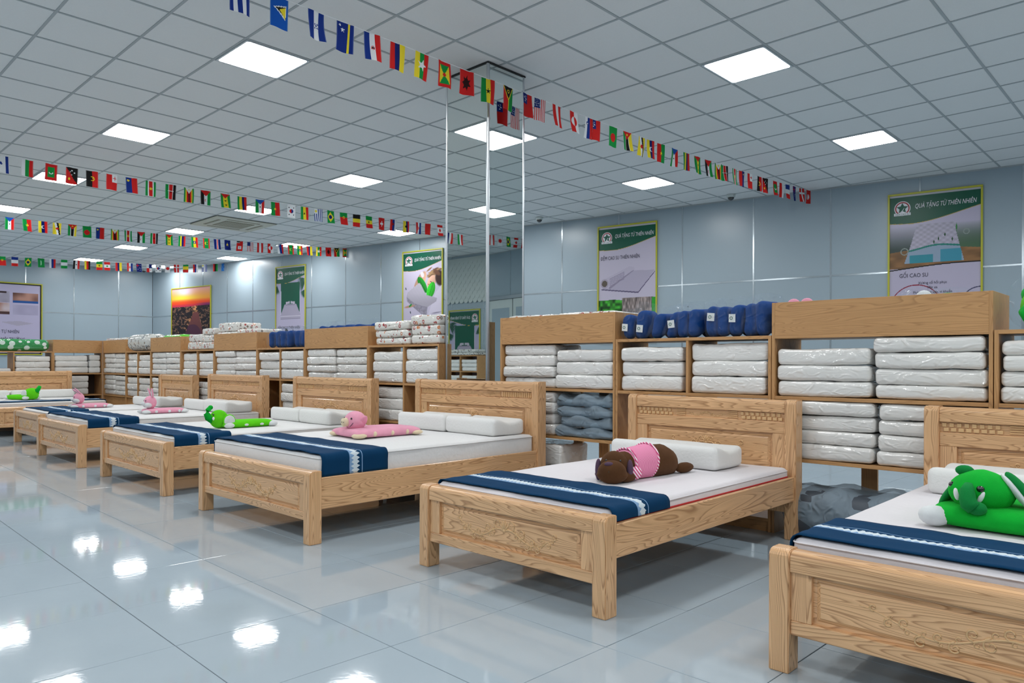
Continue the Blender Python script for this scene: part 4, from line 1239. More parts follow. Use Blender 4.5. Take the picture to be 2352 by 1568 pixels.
def logo(parent, x, y, s):
    n = 28
    def disc(r, mat, z, nm):
        MB().put([(x + r * math.cos(2 * math.pi * k / n), y + r * math.sin(2 * math.pi * k / n), z) for k in range(n)], [tuple(range(n))]).build(nm, mat, parent)
    disc(s, M['ink_white'], .003, 'logo_disc'); disc(s * .9, M['logo_red'], .0034, 'logo_ring'); disc(s * .74, M['ink_white'], .0038, 'logo_centre')
    st = [(x + p[0] * s, y - p[1] * s + s * .02, .0042) for p in star_pts(0, 0, .74, 0, 5, .5)]
    MB().put(st, [tuple(range(10))]).build('logo_star', M['ink_green'], parent)
    MB().box(x - s * 1.02, x + s * 1.02, y - s * .98, y - s * .62, .0044, .0048).build('logo_banner', M['ink_white'], parent)
    text('ĐỆM CAO SU', s * .34, M['ink_green'], parent, x, y - s * .92, .0052, 'CENTER', sx=.86)
    # hand and sprout inside the star
    MB().tube([(x - s * .18, y - s * .5, .005), (x + s * .02, y - s * .3, .005), (x + s * .22, y + s * .05, .005)], [s * .05, s * .06, s * .03], 5).build('logo_sprout', M['ink_white'], parent)


def poster(label, base, t, ztop, W, H, img, texts, with_logo=True, border=0.0):
    o = empty('poster'); o.matrix_world = base @ Matrix.Translation((t, ztop, 0.006))
    tag(o, label, 'poster')
    f = MB()
    b = .028
    f.box(0, W, -b, 0, 0, .03).box(0, W, -H, -H + b, 0, .03).box(0, b, -H + b, -b, 0, .03).box(W - b, W, -H + b, -b, 0, .03)
    f.build('frame', M['lime_frame'], o, bevel=.004)
    p = grid_obj('print', W - 2 * b, H - 2 * b, img, M['poster_print'], o); p.location = (b, -b, .012)
    pr = p
    if border:
        MB().box(0, W - 2 * b, -border, 0, .001, .004).box(0, W - 2 * b, -H + 2 * b, -H + 2 * b + border, .001, .004).box(0, border, -H + 2 * b, 0, .001, .004).box(W - 2 * b - border, W - 2 * b, -H + 2 * b, 0, .001, .004).build('border', M['dark'], pr)
    if with_logo:
        logo(pr, .17, -.20, .11)
        text('QUÀ TẶNG TỪ THIÊN NHIÊN', .098, M['ink_white'], pr, .335, -.215, .005, 'LEFT', .25, .60, 0)
    for (s, size, x, y, al, sx, mat) in texts:
        text(s, size, mat, pr, x, y, .005, al, 0, sx, 0)
    return o


DK = M['ink_dark']
poster('latex pillow poster in lime frame on the wall at far right', MW, 6.68, 3.70, 1.23, 2.2, p_pillow(210),
       [('GỐI CAO SU', .085, .13, -1.25, 'LEFT', .8, DK), ('Xương cổ hồi phục', .055, .57, -1.36, 'CENTER', .85, DK), ('Mát xa', .055, .57, -1.43, 'CENTER', .85, DK),
        ('Phòng chống sạn, vi khuẩn', .055, .57, -1.50, 'CENTER', .85, DK), ('Giấc ngủ sâu', .055, .57, -1.57, 'CENTER', .85, DK)])
poster('poster of a rolled latex mattress above the blue neck pillows', MW, 1.69, 3.72, 1.22, 2.21, p_roll(150),
       [('ĐỆM CAO SU THIÊN NHIÊN', .098, .04, -.62, 'LEFT', .66, DK)])
poster('poster of a sleeping woman, green leaves and a ribbed pillow', MW, -3.36, 3.66, 1.21, 2.16, p_sleep(130), [])
lines = ['Với sự kết hợp với không gian từ thiên nhiên', 'nhà ở cùng không khí trong lành mang lại cho', 'bạn và gia đình một giấc ngủ thật ngon']
poster('poster of a white bed on a dark green background', MW, -7.91, 3.64, 1.2, 2.15, p_bed(90),
       [('ĐỆM CAO SU THIÊN NHIÊN', .10, .08, -1.62, 'LEFT', .70, DK)] + [(s, .05, .08, -1.78 - .07 * k, 'LEFT', .92, DK) for k, s in enumerate(lines)])
poster('picture of a red sunset over a river city in lime frame', MW, -12.82, 3.34, 2.02, 1.5, p_sunset(140), [], False)
poster('lilac photo collage poster on the far left wall', ML, 3.55, 3.30, 2.24, 2.0, p_collage(90),
       [('ĐỆM CAO SU TỰ NHIÊN', .125, 1.66, -1.37, 'RIGHT', .72, DK), ('THÂN THIỆN MÔI TRƯỜNG', .125, 1.80, -1.58, 'RIGHT', .72, DK)], False, .03)
# things opposite, seen in the mirror
poster('green bed poster reflected in the mirror column', MF, 13.55, 2.50, 1.2, 2.0, p_bed(60), [])
t = empty('scalloped_valance'); t.matrix_world = MF @ Matrix.Translation((13.9, 0, .02))
tag(t, 'white fish-scale shingle valance reflected in the mirror column', 'valance')
sc = MB()
n = 8
sc.put([(.085, .09, 0), (-.085, .09, 0)] + [(-.085 * math.cos(math.pi * k / n), -.085 * math.sin(math.pi * k / n), 0.012) for k in range(n + 1)]
       + [(.085, .09, .004), (-.085, .09, .004)] + [(-.085 * math.cos(math.pi * k / n), -.085 * math.sin(math.pi * k / n), 0.018) for k in range(n + 1)],
       [tuple(reversed(range(n + 3))), tuple(range(n + 3, 2 * n + 6))] + [(k, (k + 1) % (n + 3), n + 3 + (k + 1) % (n + 3), n + 3 + k) for k in range(n + 3)])
scd = sc.data('shingle'); scd.materials.append(M['white_paint'])
MB().box(-1.6, 1.6, 2.72, 3.85, -.01, 0).build('backing', M['white_paint'], t)
for r in range(11):
    for q in range(18):
        add('shingle', scd, None, t, loc=(-1.55 + .172 * q + (.086 if r % 2 else 0), 2.75 + .098 * r, .004 * (r % 2)))
# ------------------------------------------------------------------ beds
def bullnose(y0, y1, z0, z1, r, n=5):
    """(y,z) profile with a rounded upper front edge (front = y0)"""
    pts = [(y1, z0), (y1, z1)]
    for k in range(n + 1):
        a = math.radians(90 + 90 * k / n)
        pts.append((y0 + r + r * math.cos(a), z1 - r + r * math.sin(a)))
    pts.append((y0, z0))
    return pts


def spiral(cx, cz, r, a0, turns, sgn=1, n=14):
    out = []
    for k in range(n):
        t = k / (n - 1)
        q = r * (1 - .82 * t)
        a = a0 + sgn * 2 * math.pi * turns * t
        out.append((cx + q * math.cos(a), cz + q * math.sin(a)))
    return out


def carving(name, xc, zc, hw, hh, y, parent, rad=.004, seed=0, dense=1.0):
    """symmetrical scrollwork in relief around (xc, zc), half width hw, half height hh"""
    rd = random.Random(seed)
    mb = MB()

    def line(pts, r0, r1):
        n = len(pts)
        for s in (-1, 1):
            mb.tube([(xc + s * p[0], y, zc + p[1]) for p in pts], [r0 + (r1 - r0) * k / (n - 1) for k in range(n)], 5)
    # main vine
    vine = [(hw * k / 20, hh * (-.55 + .62 * math.sin(k / 20 * 6.6 + 1.0) * (1 - .45 * k / 20) + .45 * (k / 20))) for k in range(21)]
    line(vine, rad * 1.15, rad * .5)
    for k in range(2, 20, 2):
        px, pz = vine[k]
        s = 1 if (k // 2) % 2 else -1
        r = hh * rd.uniform(.30, .48) * (1 - .45 * k / 20)
        line(spiral(px + r * .4, pz + s * r * .9, r, -s * math.pi / 2, 1.25, s), rad, rad * .55)
        if rd.random() < .9 * dense:
            r2 = r * .55
            line(spiral(px - r2 * .3, pz - s * r2 * 1.0, r2, s * math.pi / 2, 1.0, -s, 10), rad * .8, rad * .4)
    # centre flower
    for k in range(7):
        a = math.pi * k / 6
        mb.tube([(xc, y, zc - hh * .05), (xc + hh * .35 * math.cos(a), y, zc + hh * .1 + hh * .45 * math.sin(a)), (xc + hh * .55 * math.cos(a), y, zc + hh * .1 + hh * .75 * math.sin(a))], [rad * .8, rad * 1.5, rad * .5], 5)
    mb.ball((xc, y, zc), (hh * .16, rad * 1.8, hh * .16), 8, 6)
    return mb.build(name, M['carve'], parent, smooth=True)


def raised_panel(name, x0, x1, z0, z1, y, proud, parent, mat, edge=.03):
    """framed field: flat border, bevel, raised middle facing -y"""
    mb = MB()
    rect = lambda a, yy: [(x0 + a, yy, z0 + a), (x1 - a, yy, z0 + a), (x1 - a, yy, z1 - a), (x0 + a, yy, z1 - a)]
    vs = rect(0, y + .015) + rect(0, y) + rect(edge * .45, y) + rect(edge, y - proud)
    fs = [(3, 2, 1, 0)]
    for q in range(3):
        for k in range(4):
            fs.append((q * 4 + k, q * 4 + (k + 1) % 4, q * 4 + 4 + (k + 1) % 4, q * 4 + 4 + k))
    fs.append((12, 13, 14, 15))
    mb.put(vs, fs)
    return mb.build(name, mat, parent)


def make_bed(label, loc, W, L, hz, fz, r0, r1, style, rz=0.0, seed=1):
    t = empty('wooden_bed', loc, rz)
    tag(t, label, 'bed', 'carved wooden beds in a row')
    P = .075
    for x in (0, W - P):
        MB().prism(bullnose(0, .085, 0, fz, .03), x, x + P).build('foot_post', M['ash_z'], t, bevel=.0035, seg=2)
    MB().prism(bullnose(.006, .07, fz - .078, fz - .003, .026), P, W - P).build('foot_top_rail', M['ash_x'], t, bevel=.003)
    MB().box(P, W - P, .014, .055, .140, .192).build('foot_bottom_rail', M['ash_x'], t, bevel=.003)
    for x in (P, W - P - .075):
        MB().box(x, x + .075, .017, .05, .192, fz - .078).build('foot_stile', M['ash_z'], t, bevel=.002)
    raised_panel('foot_panel', P + .075, W - P - .075, .192, fz - .078, .034, .010, t, M['ash_x'])
    carving('foot_carving', W / 2, (.192 + fz - .078) / 2 + .005, (W - .46) / 2 * (.86 if style == 'a' else .62), .062, .0245, t, .0045 if style == 'a' else .0055, seed)
    for x in (.012, W - .037):
        MB().box(x, x + .025, .085, L, r0, r1).build('side_rail', M['ash_y'], t, bevel=.003)
    # headboard
    for x in (0, W - P):
        MB().prism(bullnose(L, L + .10, 0, hz, .028), x, x + P).build('head_post', M['ash_z'], t, bevel=.0035, seg=2)
    y = L + .012
    MB().prism(bullnose(y - .006, L + .08, hz - .085, hz - .004, .024), P, W - P).build('head_top_rail', M['ash_x'], t, bevel=.003)
    z1 = hz - .085; z0 = z1 - .058
    MB().box(P, W - P, y + .012, L + .07, z0, z1).build('frieze_board', M['ash_x'], t)
    # frieze relief: end blocks, triple grooves, small centre scroll
    inner = W - 2 * P
    ends = MB()
    if style == 'a':
        nb, bw = 8, .026
        for s in (0, 1):
            for k in range(nb):
                x = P + .02 + k * .036 if s == 0 else W - P - .02 - bw - k * .036
                ends.box(x, x + bw, y + .002, y + .014, z0 + .006, z0 + .026)
                ends.box(x - .008, x + bw - .012, y + .004, y + .014, z0 + .030, z1 - .006)
        gx0, gx1 = P + .02 + nb * .036 + .02, W / 2 - .16
    else:
        nb = 16
        for s in (0, 1):
            for k in range(nb):
                x = P + .02 + k * .021 if s == 0 else W - P - .032 - k * .021
                ends.box(x, x + .012, y + .003, y + .014, z0 + .008, z1 - .008)
        gx0, gx1 = P + .02 + nb * .021 + .02, W / 2 - .17
    ends.build('frieze_blocks', M['carve'], t, bevel=.0015)['kind'] = 'stuff'
    gr = MB()
    for k in range(4):
        zz = z0 + .010 + k * .0125
        gr.box(gx0, gx1, y + .005, y + .014, zz, zz + .006); gr.box(W - gx1, W - gx0, y + .005, y + .014, zz, zz + .006)
    gr.build('frieze_reeds', M['carve'], t, bevel=.001)['kind'] = 'stuff'
    carving('frieze_carving', W / 2, (z0 + z1) / 2, .14, .02, y + .012, t, .0026, seed + 5)
    MB().box(P, W - P, y, L + .075, z0 - .075, z0).build('head_mid_rail', M['ash_x'], t, bevel=.003)
    zp = z0 - .075
    for x in (P, W - P - .085):
        MB().box(x, x + .085, y + .002, L + .07, .17, zp).build('head_stile', M['ash_z'], t, bevel=.002)
    raised_panel('head_panel', P + .085, W - P - .085, .25, zp, y + .022, .014, t, M['ash_x'], .035)
    MB().box(P + .085, W - P - .085, y + .002, L + .07, .17, .25).build('head_bottom_rail', M['ash_x'], t, bevel=.003)
    carving('head_carving', W / 2, zp - .095, (W - .5) / 2 * .72, .06, y + .008, t, .0045, seed + 9)
    # slatted base
    for k in range(9):
        yy = .13 + k * (L - .22) / 8.4
        MB().box(.037, W - .037, yy, yy + .085, r1 - .115, r1 - .097).build('slat', M['board_x'], t)
    MB().box(W / 2 - .03, W / 2 + .03, .085, L, r1 - .155, r1 - .115).build('centre_beam', M['board_y'], t)
    MB().tube([(W / 2, L * .55, 0), (W / 2, L * .55, r1 - .155)], .014, 8).build('centre_leg', M['alu_white'], t)
    return t


def mattress(label, bed_loc, W, L, zb, zt, mat='ticking', rz=0.0, piping=False):
    s = (W - .09, L - .10, zt - zb)
    vs, fs = superbox(s, .03, (14, 18, 2), .006, 3.0, W * 3)
    c, sn = math.cos(rz), math.sin(rz)
    lx, ly = W / 2, .095 + (L - .10) / 2
    t = empty('mattress', (bed_loc[0] + c * lx - sn * ly, bed_loc[1] + sn * lx + c * ly, zb), rz)
    tag(t, label, 'mattress', 'white mattresses on the beds')
    add('cover', mesh_from('cover', vs, fs), M[mat], t, smooth=True)
    # piping seam around the top edge
    hx, hy = s[0] / 2 - .012, s[1] / 2 - .012
    ring = [(p[0], p[1], s[2] - .018) for p in rounded_rect(2 * hx + .026, 2 * hy + .026, .03)]
    MB().tube(ring + [ring[0]], .0035, 5, False).build('piping', M[mat], t, smooth=True)
    if piping:
        ring = [(p[0], p[1], .098) for p in rounded_rect(2 * hx + .026, 2 * hy + .026, .03)]
        MB().tube(ring + [ring[0]], .006, 5, False).build('red_edging', M['red_cloth'], t, smooth=True)
    return t


def runner(label, bed_loc, W, ya, yb, zt, drop, rz=0.0, seed=0, skew=0.0):
    """cloth lying across the foot of the mattress and hanging over both sides"""
    hw = W / 2 - .045
    path = []
    r = .025
    off = .0085
    nd = 5
    for k in range(nd): path.append((-hw - off, zt - drop + (drop - r) * k / nd))
    for k in range(5):
        a = math.pi - math.pi / 2 * k / 4
        path.append((-hw + r + (r + off) * math.cos(a), zt - r + (r + off) * math.sin(a)))
    nm = 30
    for k in range(1, nm): path.append((-hw + r + (2 * hw - 2 * r) * k / nm, zt + off))
    for k in range(5):
        a = math.pi / 2 - math.pi / 2 * k / 4
        path.append((hw - r + (r + off) * math.cos(a), zt - r + (r + off) * math.sin(a)))
    for k in range(1, nd + 1): path.append((hw + off, zt - r - (drop - r) * k / nd))
    nv = 14
    P, U = [], []
    u = 0
    for i, (px, pz) in enumerate(path):
        if i: u += math.hypot(px - path[i - 1][0], pz - path[i - 1][1])
        row = []
        sx = (px + hw) / (2 * hw)
        for j in range(nv + 1):
            v = j / nv
            wob = .012 * noise.noise(Vector((px * 4, v * 2, seed))) + skew * sx
            yy = ya + (yb - ya) * v + wob * (1 if j in (0, nv) else .6)
            on_top = pz > zt - r
            zz = pz + (abs(noise.noise(Vector((px * 5, yy * 7, seed + 3)))) * .010 if on_top else 0)
            xx = px + (0 if on_top else math.copysign(abs(noise.noise(Vector((pz * 9, yy * 9, seed)))) * .006, px))
            row.append((xx, yy, zz))
        P.append(row); U.append(u)
    vs, fs = sheet(P, .005)
    me = mesh_from('bed_runner', vs, fs)
    uv = me.uv_layers.new(name='UVMap')
    K = len(P) * (nv + 1)
    for poly in me.polygons:
        for li in poly.loop_indices:
            vi = me.loops[li].vertex_index % K
            uv.data[li].uv = (U[vi // (nv + 1)], (vi % (nv + 1)) / nv)
    c, sn = math.cos(rz), math.sin(rz)
    o = add('bed_runner', me, M['runner'], None, smooth=True, loc=(bed_loc[0] + c * W / 2, bed_loc[1] + sn * W / 2, 0), rot=(0, 0, rz))
    return tag(o, label, 'bed runner', 'navy runners with a woven band')


def pillow(label, x, y, z, w, d, h, rz=0.0, seed=0):
    def wave(s):
        k = s.y / d + .5
        up = (s.z + h / 2) / h
        f = .86 + .14 * math.cos((k - .08) * 2 * math.pi * 1.0) * (1 if k < .55 else .75)
        s.z = -h / 2 + up * h * f
        return s
    vs, fs = superbox((w, d, h), .036, (8, 10, 2), .003, 5, seed, wave)
    o = add('latex_pillow', mesh_from('latex_pillow', vs, fs), M['foam'], None, smooth=True, loc=(x, y, z), rot=(0, 0, rz))
    return tag(o, label, 'pillow', 'white contour pillows on the beds')


BEDS = {
 1: dict(loc=(-1.187, 2.60, 0), W=1.60, L=1.97, hz=.885, fz=.445, r0=.25, r1=.402, style='a', zt=.475),
 2: dict(loc=(-3.190, 2.585, 0), W=1.275, L=1.995, hz=.888, fz=.447, r0=.25, r1=.402, style='a', zt=.458),
 3: dict(loc=(-5.580, 2.380, 0), W=1.59, L=2.085, hz=.965, fz=.449, r0=.208, r1=.404, style='b', zt=.535),
 4: dict(loc=(-7.885, 2.400, 0), W=1.575, L=2.075, hz=.955, fz=.449, r0=.208, r1=.404, style='b', zt=.487),
 5: dict(loc=(-10.205, 2.415, 0), W=1.575, L=2.06, hz=.955, fz=.452, r0=.205, r1=.408, style='b', zt=.497),
 6: dict(loc=(-12.137, 2.590, 0), W=1.25, L=1.96, hz=.925, fz=.445, r0=.21, r1=.40, style='b', zt=.470),
}
bed_lab = {1: 'carved ash bed at far right holding the dark green elephant', 2: 'single ash bed with the brown plush dog', 3: 'wide ash bed with the pink pig toy',
           4: 'wide ash bed with the lime green elephant', 5: 'ash bed with the nearer pink rabbit', 6: 'narrow ash bed with the farther pink rabbit'}
who = {1: 'dark green elephant', 2: 'brown plush dog', 3: 'pink pig toy', 4: 'lime green elephant', 5: 'nearer pink rabbit', 6: 'farther pink rabbit'}
for k, q in BEDS.items():
    make_bed(bed_lab[k], q['loc'], q['W'], q['L'], q['hz'], q['fz'], q['r0'], q['r1'], q['style'], 0, k)
    mattress(f'white mattress under the {who[k]}', q['loc'], q['W'], q['L'], q['r1'] - .097, q['zt'], 'ticking_lilac' if k in (1, 2) else 'ticking', 0, k == 2)
q = BEDS
runner('navy runner on the bed with the dark green elephant', q[1]['loc'], 1.60, .105, .50, q[1]['zt'], .07, 0, 1)
runner('navy runner on the bed with the brown plush dog', q[2]['loc'], 1.275, .105, .575, q[2]['zt'], .052, 0, 2)
runner('navy runner on the bed with the pink pig', q[3]['loc'], 1.59, .105, .61, q[3]['zt'], .135, 0, 3)
runner('navy runner on the bed with the lime green elephant', q[4]['loc'], 1.575, .105, .60, q[4]['zt'], .085, 0, 4)
runner('navy runner on the bed with the nearer pink rabbit', q[5]['loc'], 1.575, .105, .62, q[5]['zt'], .085, 0, 5)
runner('navy runner on the bed with the farther pink rabbit', q[6]['loc'], 1.25, .13, .60, q[6]['zt'], .065, 0, 6)

# bed whose headboard stands against the left shelves
B7 = (-12.95, 2.50, 0)
R7 = math.pi / 2
make_bed('ash bed at the far left, turned towards the aisle', B7, 1.61, 2.09, .955, .445, .208, .404, 'b', R7, 7)
mattress('white mattress on the far left bed turned sideways', B7, 1.61, 2.09, .307, .50, 'ticking', R7)
runner('navy runner on the far left bed turned sideways', B7, 1.61, .13, .55, .50, .08, R7, 7)

pillow('white contour pillow behind the brown plush dog', -2.60, 4.27, .459, .80, .36, 0.145, 0, 1)
pillow('left white pillow on the bed with the pink pig', -5.02, 4.24, .536, .62, .36, 0.145, .03, 2)
pillow('right white pillow on the bed with the pink pig', -4.40, 4.25, .536, .60, .36, 0.14, -.02, 3)
pillow('left white pillow on the bed with the lime green elephant', -7.30, 4.21, .488, .60, .36, 0.14, 0, 4)
pillow('right white pillow on the bed with the lime green elephant', -6.68, 4.20, .488, .60, .36, 0.145, -.02, 5)
pillow('left white pillow on the bed with the nearer pink rabbit', -9.62, 4.21, .498, .62, .36, 0.14, 0, 6)
pillow('right white pillow on the bed with the nearer pink rabbit', -8.98, 4.20, .498, .60, .36, 0.145, .02, 7)
pillow('left white pillow on the bed with the farther pink rabbit', -11.72, 4.27, .471, .52, .36, 0.13, 0, 8)
pillow('right white pillow on the bed with the farther pink rabbit', -11.18, 4.26, .471, .52, .36, 0.145, 0, 9)
pillow('white contour pillow behind the dark green elephant', -.62, 4.26, .476, .85, .40, .13, 0, 10)
pillow('white contour pillow at the headboard of the far left bed', -14.72, 3.55, .501, .95, .36, 0.14, R7, 11)
pillow('second white pillow at the headboard of the far left bed', -14.72, 2.85, .501, .40, .36, 0.14, R7, 12)


# ------------------------------------------------------------------ plush toys
def part(mb, name, mat, parent, smooth=True):
    return mb.build(name, M[mat], parent, smooth=smooth)


def cushion(w, l, h, r, amp=.004, seed=0):
    vs, fs = superbox((w, l, h), r, (8, 12, 2), amp, 9, seed, lambda s: Vector((s.x, s.y, s.z * (1 - .35 * (abs(s.x) / (w / 2)) ** 4 - .35 * (abs(s.y) / (l / 2)) ** 6))))
    return vs, fs


def toy(name, label, loc, rz, cat='plush toy'):
    t = empty(name, loc, rz)
    return tag(t, label, cat, 'plush toys on the beds')


# brown dog lying on its belly, head towards the foot end (local -y is the head)
z = BEDS[2]['zt'] + .001
t = toy('plush_dog', 'long brown plush dog in a pink knitted vest on the bed', (-2.43, 3.63, z), -.10)
t.scale = (.84, .84, .82)
body = MB()
prof = [(-.30, .075, .075), (-.24, .105, .10), (-.10, .118, .115), (.08, .125, .122), (.20, .122, .120), (.28, .10, .10), (.325, .06, .065), (.335, .02, .02)]
ring = []
nS = 20
for (yy, rx, rzz) in prof:
    for k in range(nS):
        a = 2 * math.pi * k / nS
        zz = rzz * math.sin(a)
        ring.append((rx * math.cos(a), yy, max(-rzz * .80, zz) + rzz * .80))
fs = [(i * nS + k, i * nS + (k + 1) % nS, (i + 1) * nS + (k + 1) % nS, (i + 1) * nS + k) for i in range(len(prof) - 1) for k in range(nS)]
fs += [tuple(range(nS)), tuple(reversed(range((len(prof) - 1) * nS, len(prof) * nS)))]
body.put(ring, fs); part(body, 'body', 'plush_brown', t)
vest = MB()
vp = [(-.205, .112, .107), (-.19, .122, .118), (-.10, .125, .122), (.01, .130, .127), (.025, .131, .128), (.028, .121, .118)]
ring = []
for (yy, rx, rzz) in vp:
    for k in range(24):
        a = 2 * math.pi * k / 24
        skew = .05 * math.sin(a)
        ring.append((rx * math.cos(a), yy + skew * .5, max(-rzz * .78, rzz * math.sin(a)) + rzz * .80 - .002))
fs = [(i * 24 + k, i * 24 + (k + 1) % 24, (i + 1) * 24 + (k + 1) % 24, (i + 1) * 24 + k) for i in range(len(vp) - 1) for k in range(24)]
vest.put(ring, fs); v = part(vest, 'vest', 'pink_knit', t)
for yy, rr in ((-.195, .1185), (.022, .1315)):
    pts = [(rr * math.cos(2 * math.pi * k / 24), yy + .025 * math.sin(2 * math.pi * k / 24), max(-rr * .76, rr * .975 * math.sin(2 * math.pi * k / 24)) + rr * .80) for k in range(25)]
    tr = MB().tube(pts, .007, 6, False); tr.build('ribbed_hem', M['pink_stripe'], v, smooth=True)
MB().ball((.115, -.20, .055), (.035, .05, .045), 12, 8).build('sleeve', M['pink_stripe'], v, smooth=True)
MB().ball((-.115, -.20, .055), (.035, .05, .045), 12, 8).build('sleeve', M['pink_stripe'], v, smooth=True)
for s in (-1, 1):
    part(MB().ball((s * .10, -.27, .035), (.045, .085, .037), 12, 8), 'front_paw', 'plush_brown', t)
    part(MB().ball((s * .085, .37, .037), (.042, .10, .038), 12, 8), 'hind_paw', 'plush_brown', t)
hd = MB()
hd.ball((0, -.325, .105), (.095, .085, .10), 18, 12)
h = part(hd, 'head', 'plush_brown', t)
pv = Vector((0, -.30, 0)); ra = .62
h.rotation_euler = (0, 0, ra); h.location = pv - Matrix.Rotation(ra, 3, 'Z') @ pv + Vector((.0, .02, 0))
mz = MB().ball((-.005, -.415, .072), (.096, .080, .080), 18, 12, fn=lambda p: (p[0] * (1 + .12 * (p[2] < 0)), p[1], p[2]))
part(mz, 'muzzle', 'plush_brown', h)
part(MB().ball((-.02, -.455, .128), (.032, .022, .017), 12, 8), 'nose', 'plush_mauve', h)
part(MB().tube([(-.02, -.468, .118), (-.018, -.492, .085), (-.016, -.486, .045)], .003, 5), 'mouth_seam', 'dark_wood', h)
for s in (-1, 1):
    e = MB().ball((s * .105, -.335, .075), (.022, .045, .075), 12, 10, fn=lambda p: (p[0], p[1] * (1 - .25 * p[2]), p[2]))
    part(e, 'ear', 'plush_mauve', h)
    part(MB().ball((s * .045, -.385, .145), (.009, .008, .009), 8, 6), 'eye', 'eye_black', h)

# pink pig blanket-pillow
z = BEDS[3]['zt'] + .001
t = toy('plush_pig', 'flat pink plush pig pillow with round head on the bed', (-4.86, 3.50, z), -.05)
vs, fs = cushion(.40, .60, .075, .03, .003, 3)
add('body', mesh_from('body', vs, fs), M['plush_pink'], t, smooth=True)
for sx, sy, a in ((-1, -1, .6), (1, -1, -.6), (-1, 1, -.6), (1, 1, .6)):
    mx = Matrix.Translation((sx * .172, sy * .265, .024)) @ Matrix.Rotation(a * .7, 4, 'Z')
    part(MB().ball((0, 0, 0), (.05, .06, .021), 12, 8, mx), 'hoof', 'plush_cream', t)
for yy in (-.14, .02, .16):
    for sx in (-1, 1):
        part(MB().ball((sx * .192, yy, .034), (.014, .02, .02), 10, 6), 'button_tie', 'plush_cream', t)
h = part(MB().ball((-.01, -.19, .125), (.088, .085, .078), 18, 12), 'head', 'plush_pink', t)
part(MB().tube([(-.012, -.255, .12), (-.014, -.298, .117)], [.036, .033], 16), 'snout', 'plush_cream', h)
for s in (-1, 1):
    part(MB().ball((-.014 + s * .013, -.299, .12), (.004, .003, .005), 8, 6), 'nostril', 'eye_black', h)
    part(MB().ball((-.01 + s * .05, -.255, .148), (.008, .007, .009), 8, 6), 'eye', 'eye_black', h)
    mx = Matrix.Translation((s * .085, -.165, .15)) @ Matrix.Rotation(s * .55, 4, 'Y')
    part(MB().ball((0, 0, -.03), (.010, .032, .055), 10, 8, mx), 'ear', 'plush_pink', h)
part(MB().tube([(.028, -.262, .085), (.045, -.255, .10), (.052, -.245, .118)], .0025, 5), 'smile', 'plush_mauve', h)


def rabbit(label, loc, rz, ears):
    t = toy('plush_rabbit', label, loc, rz)
    t.scale = (.88, .88, .84)
    vs, fs = cushion(.27, .52, .075, .034, .003, 5)
    add('body', mesh_from('body', vs, fs), M['plush_pink'], t, smooth=True)
    for sx, sy in ((-1, -1), (1, -1), (-1, 1), (1, 1)):
        part(MB().ball((sx * .105, sy * .245, .030), (.045, .062, .028), 12, 8), 'paw', 'plush_white', t)
    for yy in (-.13, .04, .17):
        for sx in (-1, 1):
            part(MB().ball((sx * .132, yy, .032), (.012, .02, .02), 10, 6), 'button_tie', 'plush_white', t)
    h = part(MB().ball((0, -.17, .16), (.085, .08, .095), 18, 12), 'head', 'plush_pink', t)
    part(MB().ball((.04, -.205, .125), (.055, .05, .042), 14, 8), 'cheek', 'plush_white', h)
    part(MB().ball((-.04, -.205, .125), (.055, .05, .042), 14, 8), 'cheek', 'plush_white', h)
    part(MB().ball((0, -.255, .145), (.032, .03, .03), 12, 8), 'nose', 'plush_white', h)
    for s in (-1, 1):
        part(MB().ball((s * .035, -.238, .185), (.009, .007, .012), 8, 6), 'eye', 'eye_black', h)
    for (sx, lean, tip) in ears:
        mx = Matrix.Translation((sx * .04, -.15, .235)) @ Matrix.Rotation(lean, 4, 'X') @ Matrix.Rotation(tip, 4, 'Y')
        e = part(MB().ball((0, 0, .06), (.032, .014, .075), 12, 10, mx), 'ear', 'plush_pink', h)
        part(MB().ball((0, -.009, .058), (.02, .008, .055), 10, 8, mx), 'ear_lining', 'plush_white', e)
    return t


rabbit('pink plush rabbit with upright ear, nearer of the two', (-9.26, 3.52, BEDS[5]['zt'] + .001), -.06, ((-1, .25, -.15), (1, .15, .1)))
rabbit('pink plush rabbit with drooping ears, farther of the two', (-11.50, 3.38, BEDS[6]['zt'] + .001), -.1, ((-1, .9, -.3), (1, .7, -.1)))

# lime elephant with raised trunk
z = BEDS[4]['zt'] + .001
t = toy('plush_elephant', 'lime green plush elephant with raised trunk on the bed', (-6.86, 3.38, z), -.05)
t.scale = (.88, .9, .85)
vs, fs = cushion(.28, .56, .085, .04, .003, 8)
add('body', mesh_from('body', vs, fs), M['plush_lime'], t, smooth=True)
for sx, sy in ((-1, -1), (1, -1), (-1, 1), (1, 1)):
    part(MB().ball((sx * .12, sy * .20 - (.02 if sy < 0 else -.06), .034), (.05, .055, .032), 12, 8), 'foot', 'plush_white', t)
for yy in (-.04, .13):
    part(MB().ball((.137, yy, .035), (.012, .024, .014), 10, 6), 'button_tie', 'plush_white', t)
h = part(MB().ball((0, -.285, .105), (.10, .095, .103), 18, 12), 'head', 'plush_lime', t)
pts = [(0, -.35, .10), (0, -.395, .125), (0, -.41, .165), (0, -.40, .205), (0, -.375, .235)]
part(MB().tube(pts, [.046, .038, .032, .027, .023], 14), 'trunk', 'plush_green', h)
part(MB().ball((0, -.372, .237), (.026, .026, .025), 12, 8), 'trunk_tip', 'plush_green', h)
